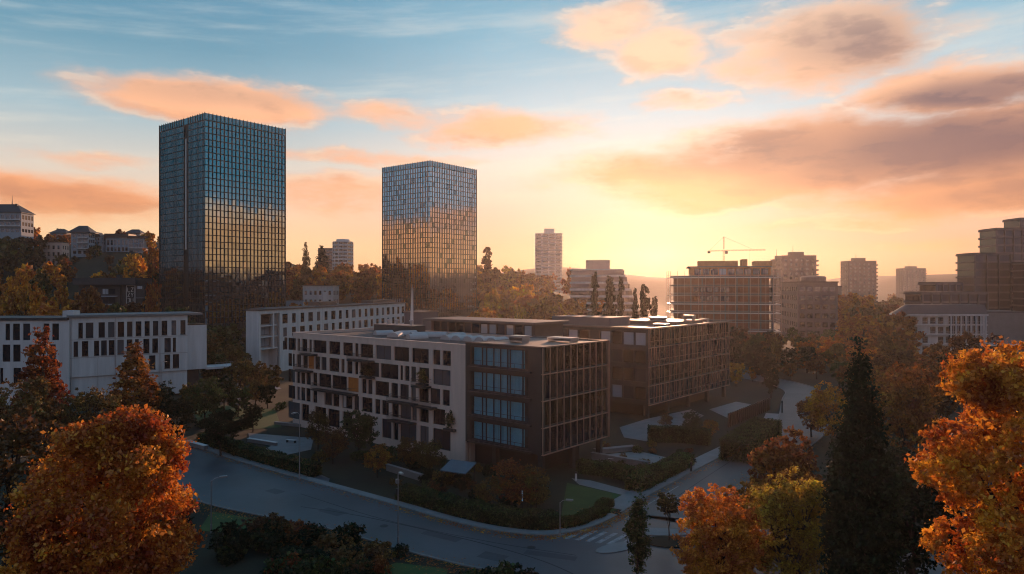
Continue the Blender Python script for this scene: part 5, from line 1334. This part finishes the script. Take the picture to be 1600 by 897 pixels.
for px, yt, Y, w, mat, lab in [(240, 382, 395, 30, 'orange', 'orange topped tree against the left edge of the tall glass tower'), (212, 395, 380, 44, 'bright', 'orange crowned tree below the long white hill house'),
        (238, 436, 300, 26, 'orange', 'narrow orange tree right of the lettered dark villa'), (40, 420, 255, 50, 'bright', 'tree with a bright orange side near the left edge under the hill'),
        (22, 452, 235, 46, 'orange', 'lower orange sided tree at the left edge over the white wing roof'), (94, 440, 248, 36, 'orange', 'amber tree left of the lettered dark villa'), (138, 446, 244, 52, 'russet', 'broad russet tree in front of the dark villa'),
        (62, 425, 275, 44, 'olive', 'olive tree between the two orange trees at the left'), (182, 472, 232, 40, 'green', 'low green tree right in front of the villa balconies'), (272, 478, 240, 60, 'green', 'green trees mound at the base of the tall glass tower, left side')]:
    plant('b', px, yt, Y, mat, lab, pxw=w*1.1)
# --- the rest of the wood, set out with spacing and kept clear of the houses
clear = [(0, 32, 365, 420), (60, 97, 408, 420), (108, 137, 398, 452), (143, 157, 383, 465), (163, 232, 400, 470), (66, 100, 368, 505), (120, 226, 476, 300), (470, 530, 474, 420), (516, 556, 414, 640), (496, 522, 412, 680), (833, 880, 428, 700), (888, 992, 470, 440), (247, 448, 492, 309), (595, 747, 487, 389)]
SKY = [(0, 352), (30, 350), (55, 350), (80, 352), (130, 350), (160, 356), (215, 357), (240, 362), (450, 408), (480, 412), (510, 414), (540, 412), (570, 404), (597, 408), (745, 412), (780, 414), (810, 411), (850, 430), (870, 414), (890, 414), (905, 425), (925, 448), (1040, 462)]
def sky_lim(px):
    for (a, ya), (b_, yb) in zip(SKY, SKY[1:]):
        if a <= px <= b_: return ya+(yb-ya)*(px-a)/(b_-a)
    return 350 if px < 0 else 455
placed_xy = []
def fill(n, xr, yr, hr, pal, label, group, gap=9.0, kinds='f', lim=True, ok=None, tries=6000):
    done = 0; gg = random.Random(len(label)*7+n)
    for _ in range(tries):
        if done >= n: break
        X, Y = gg.uniform(*xr), gg.uniform(*yr)
        px = CX+F*X/Y
        if not -60 < px < 1660: continue
        if ok and not ok(X, Y, px): continue
        if any((X-a)**2+(Y-b_)**2 < gap*gap for a, b_ in placed_xy): continue
        h = gg.uniform(*hr); zg = terr(X, Y); r = h*0.40; pr_ = r*F/Y
        if lim:
            hl = (H-(sky_lim(px)-CY)/F*Y-zg)-gg.uniform(0, 2.5); h = min(h, hl)
            if h < 5: continue
        ytop = CY-F*(zg+h-H)/Y
        bad = False
        for a, b_, yb, hy in clear:
            if Y < hy+4 and px+pr_*0.8 > a and px-pr_*0.8 < b_ and ytop < yb-3:
                h = H-(yb-2-CY)/F*Y-zg; ytop = CY-F*(zg+h-H)/Y
                if h < 4.5: bad = True; break
        if bad: continue
        placed_xy.append((X, Y)); done += 1
        plant(gg.choice(kinds), px, ytop, Y, gg.choice(pal), label, group)
tower_ok = lambda X, Y, px: not (-180 < X < -100 and 295 < Y < 375) and not (-85 < X < -10 and 360 < Y < 445)
fill(82, (-340, -112), (215, 535), (12, 20), ['russet', 'orange', 'brown', 'olive', 'orange', 'green', 'russet', 'bright', 'brown'], 'autumn tree in the dark wood covering the hillside on the left', 'trees of the left hillside', 7.5, ok=tower_ok)
fill(64, (-170, 60), (398, 545), (14, 21), ['orange', 'russet', 'orange', 'bright', 'russet'], 'rusty autumn tree in the wooded rise behind the two glass towers', 'trees behind the glass towers', 10, ok=tower_ok)
fill(30, (-25, 75), (285, 405), (14, 22), ['orange', 'russet', 'bright', 'orange'], 'hazy orange tree in the wood right of the shorter glass tower', 'trees right of the shorter tower', 7.5, ok=lambda X, Y, px: 742 < px < 900)
fill(12, (50, 105), (182, 252), (8, 12), ['dark', 'brown', 'dark', 'green'], 'dark tree in the row hiding the foot of the scaffolded building', 'trees before the scaffolded building', 6, lim=False, kinds='b', ok=lambda X, Y, px: 1140 < px < 1222)
def street_dist(X, Y): return min(math.hypot(X-(a[0]+b_[0])/2, Y-(a[1]+b_[1])/2) for a, b_ in zip(SL, SR))
fill(26, (45, 130), (174, 300), (5, 9), ['brown', 'dark', 'russet', 'green', 'olive'], 'low bushy tree in the thicket between the side street bend and the scaffolded building', 'thicket beyond the street bend', 6.0, lim=False, kinds='b', ok=lambda X, Y, px: 1180 < px < 1320 and street_dist(X, Y) > 6)
fill(30, (95, 330), (190, 620), (11, 18), ['brown', 'russet', 'brown', 'russet', 'orange'], 'hazy russet tree in the park strip along the right of the side street', 'trees right of the side street', 9.5, lim=False,
     ok=lambda X, Y, px: 1255 < px < 1415 and street_dist(X, Y) > 8 and not (1250 < px < 1300 and Y > 300 and X < 185))
fill(14, (62, 150), (84, 180), (8, 13), ['brown', 'russet', 'dark', 'brown'], 'shaded brown tree in the dark park behind the conifer', 'trees of the dark park', 7.5, lim=False, kinds='b', ok=lambda X, Y, px: 1285 < px < 1480 and street_dist(X, Y) > 8)
fill(18, (140, 330), (240, 420), (9, 14), ['brown', 'dark', 'russet'], 'small hazy tree at the foot of the stepped dark complex', 'trees below the stepped complex', 10, lim=False, ok=lambda X, Y, px: 1485 < px < 1600 and (Y < 225 or Y > 900))
fill(8, (-120, 560), (620, 1000), (12, 20), ['brown', 'russet'], 'faint far tree in the haze near the horizon', 'far trees in the haze', 14, lim=False, ok=lambda X, Y, px: px > 1000)
# --- hedges and shrubs
def hedge(label, P, w, h, n, leaf=0.16, z0=0.0, mat='hedge', kind=None):
    """clipped hedge along a ground line: a dark twiggy core inside a leaf shell"""
    q = ribbon(P, w*0.86, z0, h*0.93); c = (P[0][0], P[0][1], z0)
    t = thing('hedge', label, 'hedge', c, 90)
    q.v = [(x-c[0], y-c[1], z-c[2]) for x, y, z in q.v]; q.build('core', L['dark'], t)
    g = np.random.default_rng(len(label)); A = np.array(P); seg = np.diff(A, axis=0); ln = np.hypot(seg[:, 0], seg[:, 1]); cum = np.r_[0, np.cumsum(ln)]
    s = g.random(n)*cum[-1]; k = np.clip(np.searchsorted(cum, s)-1, 0, len(ln)-1); f = (s-cum[k])/ln[k]
    base = A[k]+seg[k]*f[:, None]; nrm = np.stack([-seg[k][:, 1], seg[k][:, 0]], 1)/ln[k][:, None]
    side = g.random(n); per = 2*h+w; o = side*per
    off = np.where(o < h, -w/2, np.where(o < h+w, o-h-w/2, w/2)); zz = np.where(o < h, o, np.where(o < h+w, h, per-o))
    bump = 0.12*np.sin(s*1.7+off*2)+g.normal(size=n)*0.07
    p = np.c_[base+nrm*(off+np.sign(off)*bump*(abs(off) > w*0.49))[:, None], zz+bump*0.7*(zz > h*0.98)]-np.array([c[0], c[1], 0])
    ne = n//14
    for e_, (k0, sg) in enumerate(((0, -1), (len(ln)-1, 1))):
        ix = slice(e_*ne, (e_+1)*ne); end = A[0] if e_ == 0 else A[-1]; dr = seg[k0]/ln[k0]
        u = g.uniform(-w/2, w/2, ne); p[ix, :2] = end-np.array(c[:2])+dr*sg*(0.05+np.abs(g.normal(size=ne))[:, None]*0.08)+np.stack([-dr[1]*u, dr[0]*u], 1); p[ix, 2] = g.uniform(0, h, ne)
    t1 = g.normal(size=(n, 3)); t1 /= np.linalg.norm(t1, axis=1)[:, None]; t2 = np.cross(t1, g.normal(size=(n, 3))); t2 /= np.linalg.norm(t2, axis=1)[:, None]
    sz = leaf*(0.6+0.8*g.random(n))[:, None]; a, b_ = t1*sz*0.6, t2*sz*0.42
    v = np.stack([p-a, p+b_, p+a, p-b_], 1).reshape(-1, 3)
    me = bpy.data.meshes.new('leaf_shell'); me.vertices.add(4*n); me.vertices.foreach_set('co', v.astype(np.float32).ravel())
    me.loops.add(4*n); me.loops.foreach_set('vertex_index', np.arange(4*n, dtype=np.int32)); me.polygons.add(n); me.polygons.foreach_set('loop_start', np.arange(0, 4*n, 4, dtype=np.int32))
    me.update(calc_edges=True); me.materials.append(L[mat]); link('leaf_shell', me, t)
hedge('tall clipped green hedge block beside the side street at the iron fence', [gp(1148, 722), gp(1200, 682)], 4.6, 3.0, 9000, 0.17)
hedge('long clipped hedge along the pavement beside the garden terrace', [gp(990, 768), gp(1030, 748), gp(1072, 727)], 2.4, 1.7, 6500)
hedge('dark hedge curving round the corner lawn by the kerb', offset(FE, 1.7)[60:76]+offset(SL, 2.4)[2:5], 1.4, 0.85, 6000)
hedge('dark hedge along the far kerb of the main road below the cream building', offset(FE, 2.6)[31:60], 2.2, 1.5, 8000, 0.18, mat='green')
hedge('dark hedge along the main road beside the paved court', offset(FE, 2.2)[9:25], 2.2, 1.6, 5000, 0.2, mat='green')
hedge('low dark hedge across the garden under the finned bronze office', [gp(1015, 690), gp(1060, 690), gp(1108, 695)], 2.0, 2.4, 4000, 0.2, mat='green')
hedge('dark hedge between the corner lawn and the garden terrace', [gp(905, 738), gp(950, 742), gp(988, 752)], 2.0, 1.6, 4500, 0.17, mat='green')
sh_names = [(455, 815, 1.7, 'dark'), (430, 830, 2.0, 'green')]
def shrub(px, py, s, mat, label, group, i):
    X, Y = gp(px, py)
    t = thing('shrub', label, 'shrub', (X, Y, 0), random.uniform(0, 360), group); t.scale = (s, s, s*random.uniform(0.8, 1.1))
    o = link('foliage', PS[i % 4], t); o.material_slots[0].link = 'OBJECT'; o.material_slots[0].material = L[mat]
def near_y(px): 
    best = None
    for (a, b_) in zip(NE, NE[1:]):
        xa, ya = pxy(a[0], a[1], 0); xb, yb = pxy(b_[0], b_[1], 0)
        if xa <= px <= xb and xb > xa: return ya+(yb-ya)*(px-xa)/(xb-xa)
    return 900
gs = random.Random(5); i = 0
for _ in range(400):
    if i >= 70: break
    px = gs.uniform(250, 900); ny = near_y(px)+gs.uniform(10, 95)
    if ny > 960 or (610 < px < 720 and ny > 872) or (320 < px < 420 and ny < 835): continue
    i += 1; s = gs.uniform(0.8, 1.9)
    shrub(px, ny, s, gs.choice(['dark', 'dark', 'green', 'brown', 'russet' if 430 < px < 620 else 'dark', 'green']), 'low dark shrub in the thick planting along the near side of the main road', 'shrubs by the near kerb', i)
i = 0
for _ in range(300):
    if i >= 36: break
    px = gs.uniform(500, 860); py = gs.uniform(715, 815)
    X, Y = gp(px, py)
    k = min(range(len(FE)), key=lambda j: (FE[j][0]-X)**2+(FE[j][1]-Y)**2)
    if (Y-FE[k][1]) < 4.5 or math.hypot(FE[k][0]-X, FE[k][1]-Y) < 4.8: continue
    if fx(px) and (X-ORG[0])*ax+(Y-ORG[1])*ay > 0 and ((X-ORG[0])*(-ay)+(Y-ORG[1])*ax) > -1.5: continue
    i += 1
    shrub(px, py, gs.uniform(0.8, 1.6), gs.choice(['dark', 'brown', 'green', 'olive']), 'dark shrub in the planted strip between the main road and the central buildings', 'shrubs below the central buildings', i)
for j in range(16):
    px, py = gs.uniform(930, 1090), gs.uniform(690, 745)
    shrub(px, py, gs.uniform(0.5, 1.1), gs.choice(['green', 'brown', 'olive', 'dark']), 'small garden shrub around the pale terrace under the finned offices', 'shrubs of the terrace garden', j)
for j in range(10):
    shrub(gs.uniform(300, 440), gs.uniform(640, 672), gs.uniform(0.9, 1.8), gs.choice(['dark', 'green', 'brown']), 'dark shrub on the lawn between the white block and the cream building', 'shrubs left of the cream building', j)
# planters on the facade
for a_, b_, za, zb, mat in [(875, 937, 10.6, 12.8, 'olive'), (1042, 1105, 4.6, 7.2, 'green'), (530, 610, 10.6, 12.4, 'dark')]:
    c = on(GA, ORG, (zx(a_)+zx(b_))/2, -0.35, za); w = (zx(b_)-zx(a_))/2
    t = thing('climbing_plant', {'olive': 'ochre climbing plant on an upper balcony of the cream facade', 'green': 'yellow green plant hanging at the right end of the cream facade', 'dark': 'dark plant filling a recessed balcony at the middle of the cream facade'}[mat], 'plant', c, GA)
    me = leaves('foliage', [(0, 0, (zb-za)/2, w, 0.35, (zb-za)/2)], 900, 0.17, 300+int(a_), L[mat], 12, 0.12, 0.2); link('foliage', me, t)
    q = MB(); q.box(-w, -0.3, -0.35, w, 0.3, 0.0); q.build('planter', M['darkclad'], t)

# fallen leaves along the kerbs and on the grass
gl = np.random.default_rng(77); pts = []
def strew(P, n, w):
    A = np.array(P); k = gl.integers(0, len(A)-1, n); t = gl.random(n)[:, None]; p = A[k]*(1-t)+A[k+1]*t
    pts.append(p+gl.normal(size=(n, 2))*w)
strew(offset(NE, -1.2), 2600, 0.9); strew(offset(FE, -0.5), 2200, 0.45); strew(offset(SL[:40], -0.5), 900, 0.4); strew(offset(SR[8:40], 1.0), 1400, 0.9); strew(offset(FE, 1.4)[55:], 700, 1.6)
c = np.concatenate([np.c_[p, np.full(len(p), 0.05)] for p in pts]); n = len(c)
road = np.abs(gl.normal(size=n))
t1 = gl.normal(size=(n, 3)); t1[:, 2] *= 0.12; t1 /= np.linalg.norm(t1, axis=1)[:, None]; t2 = np.cross(t1, np.array([0, 0, 1.0]))
sz = 0.10*(0.6+0.8*gl.random(n))[:, None]; v = np.stack([c-t1*sz, c+t2*sz*.7, c+t1*sz, c-t2*sz*.7], 1).reshape(-1, 3)
me = bpy.data.meshes.new('fallen_leaves'); me.vertices.add(4*n); me.vertices.foreach_set('co', v.astype(np.float32).ravel())
me.loops.add(4*n); me.loops.foreach_set('vertex_index', np.arange(4*n, dtype=np.int32)); me.polygons.add(n); me.polygons.foreach_set('loop_start', np.arange(0, 4*n, 4, dtype=np.int32))
me.update(calc_edges=True); me.materials.append(L['orange']); tag(link('fallen_leaves', me), kind='stuff')
# ------------------------------------------------------------------ street furniture
def lamp(px, pyb, h, label, az=120, arm=1.4, r=0.07, lit=False):
    X, Y = gp(px, pyb)
    t = thing('street_lamp', label, 'street lamp', (X, Y, 0), az)
    q = MB(); q.bar((0, 0, 0), (0, 0, 0.9), r*1.5, r*1.4, 10); q.bar((0, 0, 0.9), (0, 0, h), r, r*0.6, 8); q.build('pole', M['metal'], t)
    q = MB(); q.tube([(0, 0, h-0.05), (arm*0.4, 0, h+0.22), (arm, 0, h+0.3)], [r*0.6, r*0.5, r*0.45], 6); q.build('arm', M['metal'], t)
    q = MB(); q.box(arm-0.1, -0.16, h+0.24, arm+0.62, 0.16, h+0.36); q.box(arm, -0.12, h+0.20, arm+0.5, 0.12, h+0.24); q.build('lamp_head', M['metal'], t)
    return t
t = lamp(622, 853, 6.9, 'tall grey mast with small signal heads on the near kerb of the main road', 150, 0.5)
q = MB(); q.box(-0.35, -0.15, 4.9, -0.07, 0.15, 5.5); q.build('signal_head', M['blackmetal'], t)
q = MB(); q.box(-0.35, -0.15, 6.0, -0.07, 0.15, 6.4); q.build('signal_head', M['metal'], t)
lamp(468, 751, 8.6, 'slender lamp post on the far kerb by the paved court', 200, 0.9)
lamp(330, 833, 5.3, 'white headed street lamp bending out beside the orange maple', 60, 0.9)
lamp(875, 838, 3.4, 'short thin lamp post at the corner of the hedge', 100, 0.7, 0.05)
lamp(153, 640, 10.5, 'thin lamp post before the white office block, above the orange maple', 90, 0.6)
lamp(252, 640, 9.5, 'thin post under the lower edge of the white office block', 90, 0.5)
lamp(97, 600, 21, 'tall thin post on the hill edge left of the villa', 90, 0.5) if False else None
X, Y = gp(816, 800)
t = thing('light_column', 'slim pale blue upright light column among the dark shrubs on the corner', 'light', (X, Y, 0), 90)
q = MB(); q.box(-0.06, -0.06, 0, 0.06, 0.06, 1.2); q.build('post', M['blackmetal'], t); q = MB(); q.box(-0.05, -0.05, 1.2, 0.05, 0.05, 2.4); q.build('tube', emit_mat('blue_tube', (0.35, 0.6, 0.9), 0.35), t)
for px, py, h, lab in [(1080, 738, 1.3, 'dark bollard on the pavement at the end of the long hedge'), (1222, 646, 2.4, 'dark post with a round top on the corner of the street bend'), (900, 752, 1.1, 'pale bollard at the corner lawn path')]:
    X, Y = gp(px, py)
    t = thing('bollard', lab, 'bollard', (X, Y, 0.12), 90)
    q = MB(); q.lathe([(0.13, 0), (0.13, h*0.8), (0.09, h*0.82)], 12); q.build('shaft', M['blackmetal' if 'dark' in lab else 'whitemetal'], t)
    q = MB(); q.lathe([(0.16, h*0.82), (0.17, h*0.9), (0.10, h)], 12); q.build('cap', M['blackmetal'], t)
# iron fence with bright gaps
A, B_ = Vector((*gp(1138, 668), 0)), Vector((*gp(1204, 640), 0)); d = B_-A
t = thing('iron_fence', 'dark upright slatted fence along the side street behind the tall hedge', 'fence', tuple(A), math.degrees(math.atan2(d.x, d.y)))
n = int(d.length/1.1); q = MB()
for i in range(n): x = d.length*i/n; q.box(x, -0.12, 0, x+0.5, 0.12, 2.5)
q.build('slat_panel', M['blackmetal'], t); q = MB(); q.box(0, -0.05, 2.2, d.length, 0.05, 2.35); q.build('rail', M['blackmetal'], t)
# canopy and planters, low walls and benches in the garden
X, Y = gp(716, 757)
t = thing('canopy_roof', 'small blue grey tilted canopy in the shrubs before the cream building', 'canopy', (X, Y, 0), 118)
q = MB(); q.add([(-1.9, -1.3, 1.9), (1.9, -1.3, 1.9), (1.9, 1.3, 2.7), (-1.9, 1.3, 2.7), (-1.9, -1.3, 1.8), (1.9, -1.3, 1.8), (1.9, 1.3, 2.6), (-1.9, 1.3, 2.6)], [(0, 1, 2, 3), (7, 6, 5, 4), (0, 4, 5, 1), (1, 5, 6, 2), (2, 6, 7, 3), (3, 7, 4, 0)]); q.build('roof', M['cloth'], t)
for x in (-1.7, 1.7):
    for y, h in ((-1.15, 1.84), (1.15, 2.55)): q = MB(); q.bar((x, y, 0), (x, y, h), 0.05); q.build('post', M['blackmetal'], t)
def low_wall(p, r, h, w, label, mat='paving', name='low_wall'):
    A = Vector((*gp(*p), 0)); B_ = Vector((*gp(*r), 0)); d = B_-A
    t = thing(name, label, 'wall', tuple(A), math.degrees(math.atan2(d.x, d.y)))
    q = MB(); q.box(0, -w/2, 0, d.length, w/2, h-0.08); q.build('masonry', M['grey'], t); q = MB(); q.box(-0.05, -w/2-0.06, h-0.08, d.length+0.05, w/2+0.06, h); q.build('coping', M[mat], t)
low_wall((925, 716), (1012, 731), 0.9, 0.5, 'long low wall with a pale top along the garden terrace')
low_wall((930, 709), (990, 703), 0.7, 0.9, 'pale topped raised bed at the back of the garden terrace')
low_wall((388, 690), (432, 697), 0.6, 0.4, 'short pale edged wall at the rim of the paved court', 'whitemetal')
low_wall((430, 663), (470, 667), 0.5, 0.5, 'pale low wall behind the paved court')
low_wall((605, 735), (660, 752), 0.9, 0.35, 'grey low wall hidden in shrubs below the cream building')
low_wall((300, 697), (322, 703), 0.7, 0.6, 'pale low block at the left bend of the main road', 'whitemetal')
def bench(px, py, az, label):
    X, Y = gp(px, py); t = thing('bench', label, 'bench', (X, Y, 0.05), az)
    q = MB()
    for i in range(4): q.box(-0.9, -0.25+i*0.13, 0.42, 0.9, -0.15+i*0.13, 0.46)
    q.build('seat', M['whitemetal'], t)
    for x in (-0.75, 0.75): q = MB(); q.box(x-0.04, -0.22, 0, x+0.04, 0.22, 0.42); q.build('leg', M['blackmetal'], t)
bench(960, 722, 105, 'pale slatted bench on the garden terrace nearest the cantilevered office')
bench(1045, 722, 140, 'pale slatted bench near the hedge end of the garden terrace')
bench(455, 692, 110, 'pale slatted bench on the paved court')
